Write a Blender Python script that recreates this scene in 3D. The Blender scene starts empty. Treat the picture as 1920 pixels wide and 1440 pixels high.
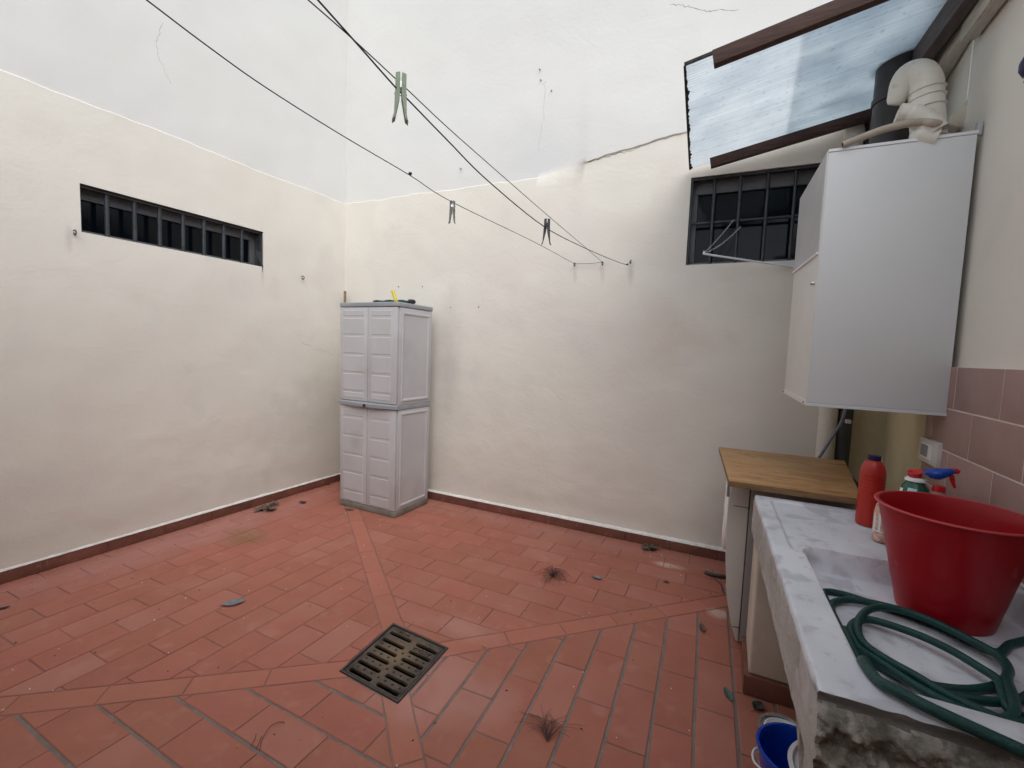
import bpy, bmesh, math, random
import numpy as np
from mathutils import Vector, Matrix, noise
S = bpy.context.scene
random.seed(7)
R_ = math.radians
# ------------------------------------------------------------------ camera
CAM = np.array([3.5703, -3.4597, 1.42]); FPX = 850.0
YAW, PITCH, ROLL = -0.4431, -0.0746, 0.0388
def cam_axes():
    f = np.array([math.sin(YAW)*math.cos(PITCH), math.cos(YAW)*math.cos(PITCH), math.sin(PITCH)])
    r = np.array([math.cos(YAW), -math.sin(YAW), 0.0]); u = np.cross(r, f)
    c, s = math.cos(ROLL), math.sin(ROLL)
    return c*r+s*u, -s*r+c*u, f
AR, AU, AF = cam_axes()
cam = bpy.data.cameras.new('camera'); camo = bpy.data.objects.new('camera', cam)
S.collection.objects.link(camo); S.camera = camo
M = Matrix([[AR[0], AU[0], -AF[0], CAM[0]], [AR[1], AU[1], -AF[1], CAM[1]], [AR[2], AU[2], -AF[2], CAM[2]], [0, 0, 0, 1]])
camo.matrix_world = M
cam.sensor_width = 36; cam.lens = FPX/1920*36; cam.clip_start = 0.02; cam.clip_end = 200
def ray(px):
    return AR*((px[0]-960)/FPX) - AU*((px[1]-720)/FPX) + AF
def hit(px, n, d):                                  # measure a photo point on a real plane n.p = d
    n = np.array(n, float); r = ray(px); t = (d-n@CAM)/(n@r)
    return Vector(CAM+t*r)
def hx(px, x): return hit(px, (1, 0, 0), x)
def hy(px, y): return hit(px, (0, 1, 0), y)
def hz(px, z): return hit(px, (0, 0, 1), z)
def rad(p, px): return px*float((np.array(p)-CAM)@AF)/FPX
# ------------------------------------------------------------------ world, sun, exposure
w = bpy.data.worlds.new('World'); S.world = w; w.use_nodes = True
nt = w.node_tree; nt.nodes.clear()
sky = nt.nodes.new('ShaderNodeTexSky'); sky.sky_type = 'NISHITA'; sky.sun_disc = False
SUN_EL, SUN_ROT = R_(50), R_(140)
sky.sun_elevation = SUN_EL; sky.sun_rotation = SUN_ROT
hs = nt.nodes.new('ShaderNodeHueSaturation'); hs.inputs['Saturation'].default_value = 0.27
bg = nt.nodes.new('ShaderNodeBackground'); bg.inputs['Strength'].default_value = 0.15
wo = nt.nodes.new('ShaderNodeOutputWorld')
nt.links.new(sky.outputs[0], hs.inputs['Color']); nt.links.new(hs.outputs[0], bg.inputs[0]); nt.links.new(bg.outputs[0], wo.inputs[0])
sl = bpy.data.lights.new('sun', 'SUN'); sl.energy = 0.7; sl.angle = R_(60); sl.color = (1, .97, .93)
so = bpy.data.objects.new('sun', sl); S.collection.objects.link(so)
sd = Vector((math.sin(SUN_ROT)*math.cos(SUN_EL), math.cos(SUN_ROT)*math.cos(SUN_EL), math.sin(SUN_EL)))
so.rotation_euler = sd.to_track_quat('Z', 'Y').to_euler()
S.view_settings.view_transform = 'Standard'; S.view_settings.look = 'None'
S.view_settings.gamma = 1; S.view_settings.use_curve_mapping = False
S.view_settings.exposure = 0.84
S.render.engine = 'CYCLES'
S.cycles.max_bounces = 10; S.cycles.diffuse_bounces = 6; S.cycles.transmission_bounces = 8; S.cycles.transparent_max_bounces = 8

# ------------------------------------------------------------------ materials
MATS = {}
def mat(name, col, rough=.6, col2=None, scale=6, bump=0, bscale=40, metal=0, spec=.5, rnd=0, stretch=(1, 1, 1),
        detail=6, thr=(.35, .65), blobs=(), speck=None, coat=0, stripe=None, world=True, trowel=0, trans=0, ior=1.45):
    m = bpy.data.materials.new(name); m.use_nodes = True; t = m.node_tree; N = t.nodes; L = t.links
    b = N['Principled BSDF']; b.inputs['Roughness'].default_value = rough; b.inputs['Metallic'].default_value = metal
    b.inputs['Specular IOR Level'].default_value = spec; b.inputs['Coat Weight'].default_value = coat; b.inputs['IOR'].default_value = ior
    b.inputs['Transmission Weight'].default_value = trans
    if world:
        g = N.new('ShaderNodeNewGeometry'); co = g.outputs['Position']
    else:
        g = N.new('ShaderNodeTexCoord'); co = g.outputs['Object']
    mp = N.new('ShaderNodeMapping'); mp.inputs['Scale'].default_value = stretch; L.new(co, mp.inputs['Vector'])
    if rnd:
        oi = N.new('ShaderNodeObjectInfo'); cm = N.new('ShaderNodeCombineXYZ')
        mu = N.new('ShaderNodeMath'); mu.operation = 'MULTIPLY'; mu.inputs[1].default_value = 37.0
        L.new(oi.outputs['Random'], mu.inputs[0]); L.new(mu.outputs[0], cm.inputs[0]); L.new(mu.outputs[0], cm.inputs[2]); L.new(cm.outputs[0], mp.inputs['Location'])
    def mix(a, bc, fac, mode='MIX'):
        x = N.new('ShaderNodeMix'); x.data_type = 'RGBA'; x.blend_type = mode
        if isinstance(a, tuple): x.inputs['A'].default_value = (*a, 1)
        else: L.new(a, x.inputs['A'])
        if isinstance(bc, tuple): x.inputs['B'].default_value = (*bc, 1)
        else: L.new(bc, x.inputs['B'])
        if isinstance(fac, (int, float)): x.inputs['Factor'].default_value = fac
        else: L.new(fac, x.inputs['Factor'])
        return x.outputs['Result']
    def nz(sc, det=detail, ro=.6):
        x = N.new('ShaderNodeTexNoise'); x.inputs['Scale'].default_value = sc; x.inputs['Detail'].default_value = det; x.inputs['Roughness'].default_value = ro
        L.new(mp.outputs[0], x.inputs['Vector']); return x.outputs['Fac']
    def mr(v, a, bb, c=0, d=1):
        x = N.new('ShaderNodeMapRange'); x.inputs['From Min'].default_value = a; x.inputs['From Max'].default_value = bb
        x.inputs['To Min'].default_value = c; x.inputs['To Max'].default_value = d; L.new(v, x.inputs['Value']); return x.outputs['Result']
    out = col
    if col2 is not None: out = mix(col, col2, mr(nz(scale), thr[0], thr[1]))
    if rnd:
        f = mr(oi.outputs['Random'], 0, 1, 1-rnd, 1+rnd); hv = N.new('ShaderNodeHueSaturation'); L.new(f, hv.inputs['Value'])
        hh = mr(oi.outputs['Random'], 0, 1, .5+rnd*.05, .5-rnd*.05); L.new(hh, hv.inputs['Hue'])
        if isinstance(out, tuple): hv.inputs['Color'].default_value = (*out, 1)
        else: L.new(out, hv.inputs['Color'])
        out = hv.outputs[0]
    if blobs:
        wn = N.new('ShaderNodeTexNoise'); wn.inputs['Scale'].default_value = 5; wn.inputs['Detail'].default_value = 6; L.new(co, wn.inputs['Vector'])
        for (c, r, bc, soft, amt) in blobs:
            m2 = N.new('ShaderNodeVectorMath'); m2.operation = 'SUBTRACT'; L.new(co, m2.inputs[0]); m2.inputs[1].default_value = c
            m3 = N.new('ShaderNodeVectorMath'); m3.operation = 'DIVIDE'; L.new(m2.outputs[0], m3.inputs[0]); m3.inputs[1].default_value = r
            m4 = N.new('ShaderNodeVectorMath'); m4.operation = 'LENGTH'; L.new(m3.outputs[0], m4.inputs[0])
            m5 = N.new('ShaderNodeMath'); m5.operation = 'MULTIPLY_ADD'; L.new(wn.outputs['Fac'], m5.inputs[0]); m5.inputs[1].default_value = 1.3; 
            L.new(m4.outputs['Value'], m5.inputs[2])
            out = mix(out, bc, mr(m5.outputs[0], 1.65-soft, 1.65, amt, 0))
    if stripe:                                       # (axis coordinate scale, colour, strength)
        wv = N.new('ShaderNodeTexWave'); wv.bands_direction = stripe[0]; wv.inputs['Scale'].default_value = stripe[1]; wv.inputs['Distortion'].default_value = stripe[4]
        wv.inputs['Detail'].default_value = 3
        L.new(mp.outputs[0], wv.inputs['Vector']); out = mix(out, stripe[2], mr(wv.outputs['Fac'], .3, 1, 0, stripe[3]))
    if speck:
        for (sc, a, bb, c, amt) in speck:
            out = mix(out, c, mr(nz(sc, 2), a, bb, 0, amt))
    if isinstance(out, tuple): b.inputs['Base Color'].default_value = (*out, 1)
    else: L.new(out, b.inputs['Base Color'])
    if bump:
        bn = N.new('ShaderNodeBump'); bn.inputs['Strength'].default_value = bump; bn.inputs['Distance'].default_value = .01
        L.new(nz(bscale, 8, .65), bn.inputs['Height']); L.new(bn.outputs[0], b.inputs['Normal'])
        if trowel:
            m6 = N.new('ShaderNodeMapping'); m6.inputs['Scale'].default_value = (1, 1, 1.4); m6.inputs['Rotation'].default_value = (.5, .4, .3); L.new(co, m6.inputs['Vector'])
            t1 = N.new('ShaderNodeTexNoise'); t1.inputs['Scale'].default_value = 3.4; t1.inputs['Detail'].default_value = 7; t1.inputs['Roughness'].default_value = .55; t1.inputs['Distortion'].default_value = 1.6
            L.new(m6.outputs[0], t1.inputs['Vector']); b2 = N.new('ShaderNodeBump'); b2.inputs['Distance'].default_value = .05; b2.inputs['Strength'].default_value = trowel
            L.new(t1.outputs['Fac'], b2.inputs['Height']); L.new(b2.outputs[0], bn.inputs['Normal'])
    if rough < .8:
        L.new(mr(nz(scale*2.3), .3, .7, max(.03, rough-.08), min(1, rough+.1)), b.inputs['Roughness'])
    MATS[name] = m; return m

CREAM = (.745, .717, .650); CREAM2 = (.70, .67, .602)
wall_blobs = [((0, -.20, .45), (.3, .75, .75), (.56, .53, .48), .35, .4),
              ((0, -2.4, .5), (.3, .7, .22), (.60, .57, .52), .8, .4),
              ((4.47, 0, .9), (.22, .3, 1.2), (.60, .53, .36), .4, .9), ((3.1, 0, 1.55), (.42, .3, .33), (.60, .51, .44), .7, .45),
              ((1.3, 0, 1.2), (.16, .3, .9), (.50, .48, .44), .9, .45),  # cabinet's soft shadow on the wall, painted as a darker blob
              ((2.87, 0, 2.02), (.03, .2, .13), (.42, .40, .33), 1, .5), ((2.658, 0, 2.03), (.022, .2, .10), (.45, .43, .38), 1, .4),
              ((2.438, 0, 2.03), (.022, .2, .10), (.45, .43, .38), 1, .4),
              ((0, -2.12, 1.98), (.2, .022, .10), (.42, .40, .35), 1, .4), ((0, -.89, 1.96), (.2, .018, .09), (.42, .40, .35), 1, .4),
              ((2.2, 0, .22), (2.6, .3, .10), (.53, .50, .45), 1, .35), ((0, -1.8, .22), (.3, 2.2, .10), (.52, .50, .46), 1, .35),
              ((3.0, 0, 2.82), (.35, .3, .09), (.69, .65, .59), .8, .5)]
mat('plaster_cream', CREAM, .9, CREAM2, 1.6, .16, 42, trowel=.065, spec=.2, blobs=wall_blobs, thr=(.3, .75), speck=[(90, .72, .76, (.40, .37, .32), .25), (9, .58, .75, (.72, .69, .63), .4), (1.15, .50, .56, (.69, .645, .585), .45), (2.3, .60, .64, (.66, .645, .60), .4)])
mat('plaster_white', (.695, .692, .668), .9, (.655, .652, .625), 1.3, .14, 42, trowel=.05, spec=.2, thr=(.3, .75),
    blobs=[((2.05, 0, 3.0), (.5, .3, .3), (.60, .62, .64), .9, .5), ((1.0, 0, 3.4), (.9, .3, .5), (.66, .68, .68), 1, .5)], speck=[(70, .74, .77, (.45, .44, .42), .3)])
mat('plaster_pier', (.60, .55, .46), .9, (.52, .47, .40), 3, .3, 40, spec=.2)
mat('plaster_yellow', (.62, .54, .36), .8, (.56, .48, .31), 3, .15, 20, spec=.25)
floor_blobs = [((.50, -1.38, 0), (.26, .15, .2), (.17, .12, .045), .9, .75), ((2.60, -1.95, 0), (.34, .28, .3), (.55, .34, .30), .9, .45),
               ((2.4, -1.55, 0), (.30, .13, .3), (.55, .34, .29), .9, .35), ((.2, -1.6, 0), (.28, 1.6, .3), (.42, .22, .20), .8, .55),
               ((2.6, -.15, 0), (2.2, .16, .3), (.38, .20, .17), .9, .45), ((3.3, -.28, 0), (.12, .05, .3), (.75, .55, .5), .6, .6),
               ((3.62, -.75, 0), (.07, .07, .3), (.7, .6, .55), .6, .5)]
mat('brick_terracotta', (.375, .142, .100), .74, (.335, .122, .088), 5, .2, 110, rnd=.055, blobs=floor_blobs, thr=(.3, .7),
    speck=[(38, .60, .75, (.43, .17, .13), .35), (1.4, .50, .68, (.42, .20, .155), .45), (9, .60, .72, (.44, .21, .165), .4), (3.2, .55, .75, (.33, .115, .08), .5)], spec=.25)
mat('brick_band', (.395, .150, .103), .74, (.36, .132, .092), 6, .14, 110, rnd=.05, blobs=floor_blobs, thr=(.3, .7), speck=[(38, .60, .75, (.45, .18, .13), .3)], spec=.35)
mat('mortar', (.235, .18, .16), .95, (.18, .14, .125), 12, .4, 120, speck=[(60, .6, .7, (.30, .25, .23), .6)])
mat('mortar_pink', (.27, .165, .135), .95, (.20, .12, .10), 12, .4, 120, speck=[(60, .6, .7, (.33, .24, .21), .6)])
mat('skirting_tile', (.20, .082, .058), .42, (.15, .06, .045), 8, .1, 60, rnd=.12, speck=[(30, .62, .7, (.35, .24, .2), .4)])
mat('white_grout', (.84, .83, .81), .9, (.70, .67, .63), 22, .5, 80)
mat('cast_iron', (.13, .105, .088), .62, (.055, .045, .042), 14, .5, 140, metal=.55, blobs=[((2.29, -1.88, 0), (.16, .26, .1), (.27, .195, .125), 1.2, .85)], speck=[(60, .58, .66, (.26, .19, .12), .5)])
mat('rust_stud', (.060, .040, .028), .7, (.03, .024, .02), 30, metal=.3)
mat('iron_frame', (.10, .085, .078), .6, (.07, .06, .055), 20, .4, 120, metal=.5)
mat('void_dark', (.004, .004, .004), .95)
mat('bar_paint', (.042, .050, .060), .45, (.020, .023, .028), 18, .15, 90)
mat('window_frame_paint', (.15, .155, .17), .5, (.115, .12, .13), 10, .1, 60)
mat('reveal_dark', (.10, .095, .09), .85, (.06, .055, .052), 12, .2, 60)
mat('window_glass', (.003, .005, .008), .06, spec=.16)
mat('cabinet_plastic', (.50, .495, .50), .55, (.44, .43, .45), 3, .12, 220, world=False, spec=.35, thr=(.35, .8), speck=[(2.4, .56, .75, (.36, .35, .34), .6), (60, .7, .74, (.3, .28, .26), .3)])
mat('cabinet_trim', (.31, .325, .35), .5, (.26, .27, .29), 8, .1, 200, speck=[(20, .6, .7, (.32, .32, .33), .3)])
mat('cabinet_base', (.23, .215, .19), .75, (.15, .14, .125), 10, .2, 80)
mat('boiler_enamel', (.66, .68, .685), .38, (.63, .65, .655), 2, .035, 260, spec=.45)
mat('boiler_side', (.66, .655, .625), .42, (.63, .625, .60), 2, .035, 260)
mat('boiler_grey', (.46, .465, .475), .45, (.42, .425, .43), 4, .04, 200)
mat('steel', (.55, .55, .56), .3, metal=.9)
mat('white_metal', (.72, .74, .78), .35, spec=.6)
mat('pvc_white', (.66, .64, .58), .42, (.60, .575, .51), 8, .06, 60, speck=[(18, .62, .70, (.40, .37, .30), .4)])
mat('pvc_blue', (.50, .56, .56), .45, (.46, .5, .5), 6, .05, 50)
mat('pvc_grey', (.055, .062, .062), .5, (.04, .045, .045), 9, .1, 80)
mat('flue_brown', (.035, .028, .028), .42, (.025, .02, .02), 8, .1, 60)
mat('hose_beige', (.42, .37, .30), .6, (.34, .29, .24), 14, .2, 80)
mat('conduit', (.13, .15, .22), .4, (.22, .24, .31), 30, .1, 80)
mat('wood_dark', (.075, .030, .019), .6, (.035, .015, .010), 10, .35, 60, stretch=(.6, 8, 8), speck=[(30, .6, .7, (.09, .04, .03), .4)])
mat('wood_trim', (.58, .56, .50), .7, (.48, .45, .39), 7, .25, 50, stretch=(6, 1, 6), speck=[(12, .6, .68, (.28, .26, .22), .5)])
mat('wood_purlin', (.12, .098, .095), .7, (.08, .065, .06), 9, .3, 60, stretch=(8, 1, 8))
mat('pine_board', (.47, .27, .12), .5, (.33, .175, .07), 4, .15, 40, stretch=(1.1, 7, 1), thr=(.38, .6), speck=[(6, .62, .66, (.15, .075, .03), .75), (2.0, .5, .75, (.52, .37, .20), .6), (14, .66, .69, (.08, .04, .02), .8)])
mat('pine_edge', (.24, .145, .065), .6, (.15, .085, .04), 12, .2, 60, stretch=(1, 6, 6))
mat('washer_enamel', (.55, .54, .51), .32, (.51, .50, .47), 2, .02, 200, spec=.5)
mat('washer_grey', (.30, .30, .295), .4, (.27, .27, .265), 4, .03, 100)
mat('door_white', (.80, .81, .84), .25)
mat('dark_glass', (.01, .012, .014), .08)
mat('marble', (.68, .70, .75), .5, (.55, .57, .62), 3, .14, 90, detail=12, thr=(.38, .62), speck=[(7, .56, .62, (.40, .41, .45), .6), (24, .60, .68, (.44, .43, .44), .5), (110, .68, .72, (.30, .27, .25), .6), (3, .60, .66, (.36, .36, .39), .35)],
    blobs=[((4.12, -2.36, .76), (.17, .10, .12), (.22, .19, .16), .8, .9), ((3.76, -2.47, .68), (.05, .3, .09), (.5, .46, .42), .9, .6)])
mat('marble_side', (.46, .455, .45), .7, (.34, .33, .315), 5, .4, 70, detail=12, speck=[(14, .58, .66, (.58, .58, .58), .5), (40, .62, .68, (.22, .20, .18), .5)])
mat('marble_broken', (.15, .145, .135), .85, (.09, .085, .08), 9, .6, 60, detail=12)
mat('marble_rough', (.36, .335, .30), .9, (.13, .12, .10), 11, .8, 60, detail=14, trowel=.6, thr=(.40, .58), speck=[(20, .54, .62, (.52, .50, .46), .6), (8, .58, .66, (.09, .082, .07), .6), (70, .58, .64, (.10, .092, .08), .5)])
mat('red_bucket', (.34, .0045, .011), .38, (.29, .004, .010), 3, .03, 50, spec=.35, coat=.04, speck=[(14, .68, .74, (.50, .12, .12), .35)])
mat('red_rim_highlight', (.50, .05, .055), .3)  # pinkish highlight of the bucket rim put into a lighter red
mat('bottle_red', (.44, .022, .012), .32, (.36, .016, .010), 6, .03, 50, spec=.55)
mat('cap_navy', (.012, .010, .06), .35); mat('cap_red', (.52, .012, .016), .3); mat('cap_blue', (.006, .05, .36), .25)
mat('bottle_green', (.006, .085, .055), .22, spec=.6); mat('label_white', (.78, .80, .80), .4); mat('label_cyan', (.45, .72, .72), .35)
mat('label_copper', (.45, .16, .10), .35, (.75, .6, .5), 40)
mat('clear_plastic', (.60, .60, .57), .2, trans=.65, ior=1.2)
mat('hose_green', (.002, .052, .048), .34, (.0015, .036, .034), 60, .35, 170, spec=.45)
mat('bucket_blue', (.005, .065, .52), .3, (.004, .05, .42), 6, .02, 40, coat=.2)
mat('tub_white', (.74, .74, .76), .4, (.66, .66, .68), 10, .05, 60)
mat('tub_print', (.13, .05, .14), .5, (.55, .10, .05), 22, thr=(.48, .55))
mat('tin', (.62, .62, .62), .28, metal=.9)
mat('tin_label', (.40, .34, .29), .6, (.30, .24, .2), 14)
mat('wall_tile', (.37, .235, .21), .42, (.32, .195, .175), 4, .06, 60, rnd=.10, spec=.5, thr=(.3, .7), speck=[(3.5, .5, .72, (.37, .25, .235), .5)])
mat('tile_grout', (.72, .62, .58), .9, (.62, .52, .49), 20, .3, 80)
mat('switch_plastic', (.62, .60, .56), .45, (.54, .52, .48), 20)
mat('switch_grey', (.22, .22, .22), .35)
mat('cord', (.020, .018, .045), .6, (.035, .030, .06), 90)
mat('peg_green', (.30, .37, .27), .6, (.22, .28, .21), 60, .1, 150)
mat('peg_dark', (.035, .038, .045), .6, (.06, .065, .07), 60); mat('peg_wood', (.22, .215, .19), .8, (.15, .145, .13), 60)
mat('wire', (.05, .05, .055), .5, metal=.5)
mat('rust', (.10, .085, .07), .8, (.06, .05, .045), 40)
mat('leaf_grey', (.21, .215, .235), .7, (.13, .13, .135), 30, .2, 80); mat('leaf_brown', (.17, .125, .095), .85, (.09, .062, .05), 24, .4, 80)
mat('leaf_green', (.07, .14, .13), .55, (.05, .09, .085), 40); mat('leaf_dark', (.05, .055, .05), .7, (.03, .03, .03), 30)
mat('twig', (.12, .060, .050), .8, (.07, .038, .034), 50)
mat('stick', (.28, .20, .13), .8, (.2, .14, .09), 30)
mat('green_cloth', (.006, .060, .050), .75, (.004, .035, .03), 50, .3, 120); mat('black_rubber', (.012, .012, .013), .6)
mat('yellow_plastic', (.62, .50, .04), .35)
mat('crumb_dark', (.03, .022, .02), .9); mat('crumb_white', (.8, .78, .74), .8)
mat('edge_dirt', (.012, .012, .012), .9, (.05, .05, .05), 40)
# translucent roof sheet
def sheet_mat():
    m = bpy.data.materials.new('polycarbonate'); m.use_nodes = True; t = m.node_tree; N = t.nodes; L = t.links
    N.remove(N['Principled BSDF']); out = N['Material Output']
    tr = N.new('ShaderNodeBsdfTranslucent'); df = N.new('ShaderNodeBsdfDiffuse'); tp = N.new('ShaderNodeBsdfTransparent'); gl = N.new('ShaderNodeBsdfGlossy')
    gl.inputs['Roughness'].default_value = .25
    tc = N.new('ShaderNodeTexCoord'); mp = N.new('ShaderNodeMapping'); mp.inputs['Scale'].default_value = (.7, 34, 1); L.new(tc.outputs['Object'], mp.inputs[0])
    n1 = N.new('ShaderNodeTexNoise'); n1.inputs['Scale'].default_value = 1.5; n1.inputs['Detail'].default_value = 5; L.new(mp.outputs[0], n1.inputs['Vector'])
    n2 = N.new('ShaderNodeTexNoise'); n2.inputs['Scale'].default_value = 4; n2.inputs['Detail'].default_value = 8; L.new(tc.outputs['Object'], n2.inputs['Vector'])
    n3 = N.new('ShaderNodeTexNoise'); n3.inputs['Scale'].default_value = 38; n3.inputs['Detail'].default_value = 3; L.new(tc.outputs['Object'], n3.inputs['Vector'])
    def cr(f, a, b, p, q):
        c = N.new('ShaderNodeValToRGB'); c.color_ramp.elements[0].position = p; c.color_ramp.elements[1].position = q
        c.color_ramp.elements[0].color = (*a, 1); c.color_ramp.elements[1].color = (*b, 1); L.new(f, c.inputs[0]); return c.outputs[0]
    def mul(a, b):
        x = N.new('ShaderNodeMix'); x.data_type = 'RGBA'; x.blend_type = 'MULTIPLY'; x.inputs['Factor'].default_value = 1; L.new(a, x.inputs['A']); L.new(b, x.inputs['B']); return x.outputs['Result']
    c = mul(mul(cr(n1.outputs['Fac'], (.84, .88, .91), (.98, 1.0, 1.0), .35, .6), cr(n2.outputs['Fac'], (.80, .82, .85), (1, 1, 1), .3, .6)), cr(n3.outputs['Fac'], (.75, .77, .78), (1, 1, 1), .28, .40))
    for b_ in (tr, df): L.new(c, b_.inputs[0])
    tp.inputs[0].default_value = (.80, .88, .93, 1)
    def mx(a, b, f):
        x = N.new('ShaderNodeMixShader'); x.inputs[0].default_value = f; L.new(a, x.inputs[1]); L.new(b, x.inputs[2]); return x.outputs[0]
    L.new(mx(mx(mx(tr.outputs[0], df.outputs[0], .15), tp.outputs[0], .25), gl.outputs[0], .06), out.inputs[0])
    MATS['polycarbonate'] = m
sheet_mat()

# ------------------------------------------------------------------ mesh helpers
COL = S.collection
class MB:
    def __init__(s): s.v = []; s.f = []; s.mi = []
    def add(s, vs, fs, mi=0):
        o = len(s.v); s.v += [tuple(v) for v in vs]; s.f += [tuple(i+o for i in f) for f in fs]; s.mi += [mi]*len(fs); return s
    def box(s, a, b, mi=0, M=None):
        x0, y0, z0 = a; x1, y1, z1 = b
        vs = [(x0, y0, z0), (x1, y0, z0), (x1, y1, z0), (x0, y1, z0), (x0, y0, z1), (x1, y0, z1), (x1, y1, z1), (x0, y1, z1)]
        if M: vs = [M @ Vector(v) for v in vs]
        return s.add(vs, [(0, 3, 2, 1), (4, 5, 6, 7), (0, 1, 5, 4), (1, 2, 6, 5), (2, 3, 7, 6), (3, 0, 4, 7)], mi)
    def hexa(s, vs, mi=0):
        return s.add(vs, [(0, 3, 2, 1), (4, 5, 6, 7), (0, 1, 5, 4), (1, 2, 6, 5), (2, 3, 7, 6), (3, 0, 4, 7)], mi)
    def beam(s, p, q, w_, h_, up=(0, 0, 1), mi=0):    # box section w x h whose top centre line is p-q
        p, q = Vector(p), Vector(q); d = (q-p).normalized(); r = d.cross(Vector(up)).normalized(); u = r.cross(d)
        vs = [c + r*a*w_/2 + u*b for b in (-h_, 0) for (c, a) in ((p, -1), (q, -1), (q, 1), (p, 1))]
        return s.hexa(vs, mi)
    def tube(s, pts, r, n=10, mi=0, caps=True, flat=1):
        pts = [Vector(p) for p in pts]; k = len(pts); rr = r if hasattr(r, '__len__') else [r]*k
        base = len(s.v); t0 = (pts[1]-pts[0]).normalized()
        a = Vector((0, 0, 1)) if abs(t0.z) < .9 else Vector((1, 0, 0)); nrm = (a - t0*a.dot(t0)).normalized()
        for i, p in enumerate(pts):
            t = (pts[min(i+1, k-1)]-pts[max(i-1, 0)]).normalized(); nrm = (nrm - t*nrm.dot(t)).normalized(); bi = t.cross(nrm)
            for j in range(n):
                an = 2*math.pi*j/n; s.v.append(tuple(p + nrm*math.cos(an)*rr[i]*flat + bi*math.sin(an)*rr[i]))
        for i in range(k-1):
            for j in range(n):
                a_, b_ = base+i*n+j, base+i*n+(j+1) % n; s.f.append((a_, b_, b_+n, a_+n)); s.mi.append(mi)
        if caps:
            s.f.append(tuple(base+j for j in reversed(range(n)))); s.mi.append(mi)
            s.f.append(tuple(base+(k-1)*n+j for j in range(n))); s.mi.append(mi)
        return s
    def lathe(s, prof, c=(0, 0, 0), n=32, mi=0, M=None, close=False):
        base = len(s.v); k = len(prof)
        for (r, z) in prof:
            for j in range(n):
                an = 2*math.pi*j/n; v = Vector((r*math.cos(an), r*math.sin(an), z))
                v = (M @ v) if M else v
                s.v.append((v.x+c[0], v.y+c[1], v.z+c[2]))
        for i in range(k-1):
            for j in range(n):
                a_, b_ = base+i*n+j, base+i*n+(j+1) % n; s.f.append((a_, b_, b_+n, a_+n)); s.mi.append(mi)
        if prof[0][0] > 1e-5 and close: s.f.append(tuple(base+j for j in reversed(range(n)))); s.mi.append(mi)
        if prof[-1][0] > 1e-5 and close: s.f.append(tuple(base+(k-1)*n+j for j in range(n))); s.mi.append(mi)
        return s
    def build(s, name, mats, parent=None, bevel=0, seg=2, smooth=None, label=None, cat=None, group=None, kind=None):
        me = bpy.data.meshes.new(name); me.from_pydata(s.v, [], s.f)
        if isinstance(mats, str): mats = [mats]
        for m in mats: me.materials.append(MATS[m])
        for p, i in zip(me.polygons, s.mi): p.material_index = i
        bm = bmesh.new(); bm.from_mesh(me)
        bmesh.ops.remove_doubles(bm, verts=bm.verts, dist=1e-6)
        bmesh.ops.recalc_face_normals(bm, faces=bm.faces)
        if bevel:
            ed = [e for e in bm.edges if len(e.link_faces) == 2 and e.calc_face_angle(0) > .5]
            bmesh.ops.bevel(bm, geom=ed, offset=bevel, segments=seg, affect='EDGES', profile=.6, clamp_overlap=True)
        bm.to_mesh(me); bm.free()
        if smooth is not None:
            me.shade_smooth(); me.set_sharp_from_angle(angle=R_(smooth))
        o = bpy.data.objects.new(name, me); COL.objects.link(o)
        if parent: o.parent = parent
        tag(o, label, cat, group, kind); return o
def tag(o, label=None, cat=None, group=None, kind=None):
    if label: o['label'] = label
    if cat: o['category'] = cat
    if group: o['group'] = group
    if kind: o['kind'] = kind
    return o
def thing(name, label, cat, group=None):
    o = bpy.data.objects.new(name, None); COL.objects.link(o); o.empty_display_size = .05
    return tag(o, label, cat, group)
def crom(pts, n=8):
    P = [Vector(p) for p in pts]; P = [2*P[0]-P[1]] + P + [2*P[-1]-P[-2]]; out = []
    for i in range(1, len(P)-2):
        a, b, c, d = P[i-1:i+3]
        for k in range(n):
            t = k/n; out.append(.5*((2*b)+(-a+c)*t+(2*a-5*b+4*c-d)*t*t+(-a+3*b-3*c+d)*t**3))
    out.append(P[-2]); return out

# ------------------------------------------------------------------ floor
W = 4.371; YF = -3.75
TL, TR, BR, BL = (2.11, -1.691), (2.461, -1.717), (2.472, -2.092), (2.135, -2.069)
floor = MB()
oc = [(-.35, .35), (4.9, .35), (4.9, -4.2), (-.35, -4.2)]; ic = [TL, TR, BR, BL]
for i in range(4):
    j = (i+1) % 4
    floor.add([(*oc[i], -.004), (*oc[j], -.004), (*ic[j], -.004), (*ic[i], -.004)], [(0, 1, 2, 3)], 0 if i in (1, 2) else 1)
floor_o = floor.build('floor', ['mortar', 'mortar_pink'], kind='structure')
tag(floor_o, 'terracotta brick courtyard floor falling to the drain grate')

def clip(poly, hp):                     # keep points with a*x+b*y+c >= 0
    out = []; a, b, c = hp
    for i in range(len(poly)):
        p, q = poly[i], poly[(i+1) % len(poly)]; dp = a*p[0]+b*p[1]+c; dq = a*q[0]+b*q[1]+c
        if dp >= 0: out.append(p)
        if dp*dq < 0:
            t = dp/(dp-dq); out.append((p[0]+(q[0]-p[0])*t, p[1]+(q[1]-p[1])*t))
    return out
def area(p): return abs(sum(p[i][0]*p[(i+1) % len(p)][1]-p[(i+1) % len(p)][0]*p[i][1] for i in range(len(p)))/2)
def side(p, q, off, ref):               # half plane beyond line p-q (shifted off towards ref side)
    nx, ny = -(q[1]-p[1]), q[0]-p[0]; l = math.hypot(nx, ny); nx /= l; ny /= l
    c = -(nx*p[0]+ny*p[1])
    if nx*ref[0]+ny*ref[1]+c < 0: nx, ny, c = -nx, -ny, -c
    return (nx, ny, c-off)
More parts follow.
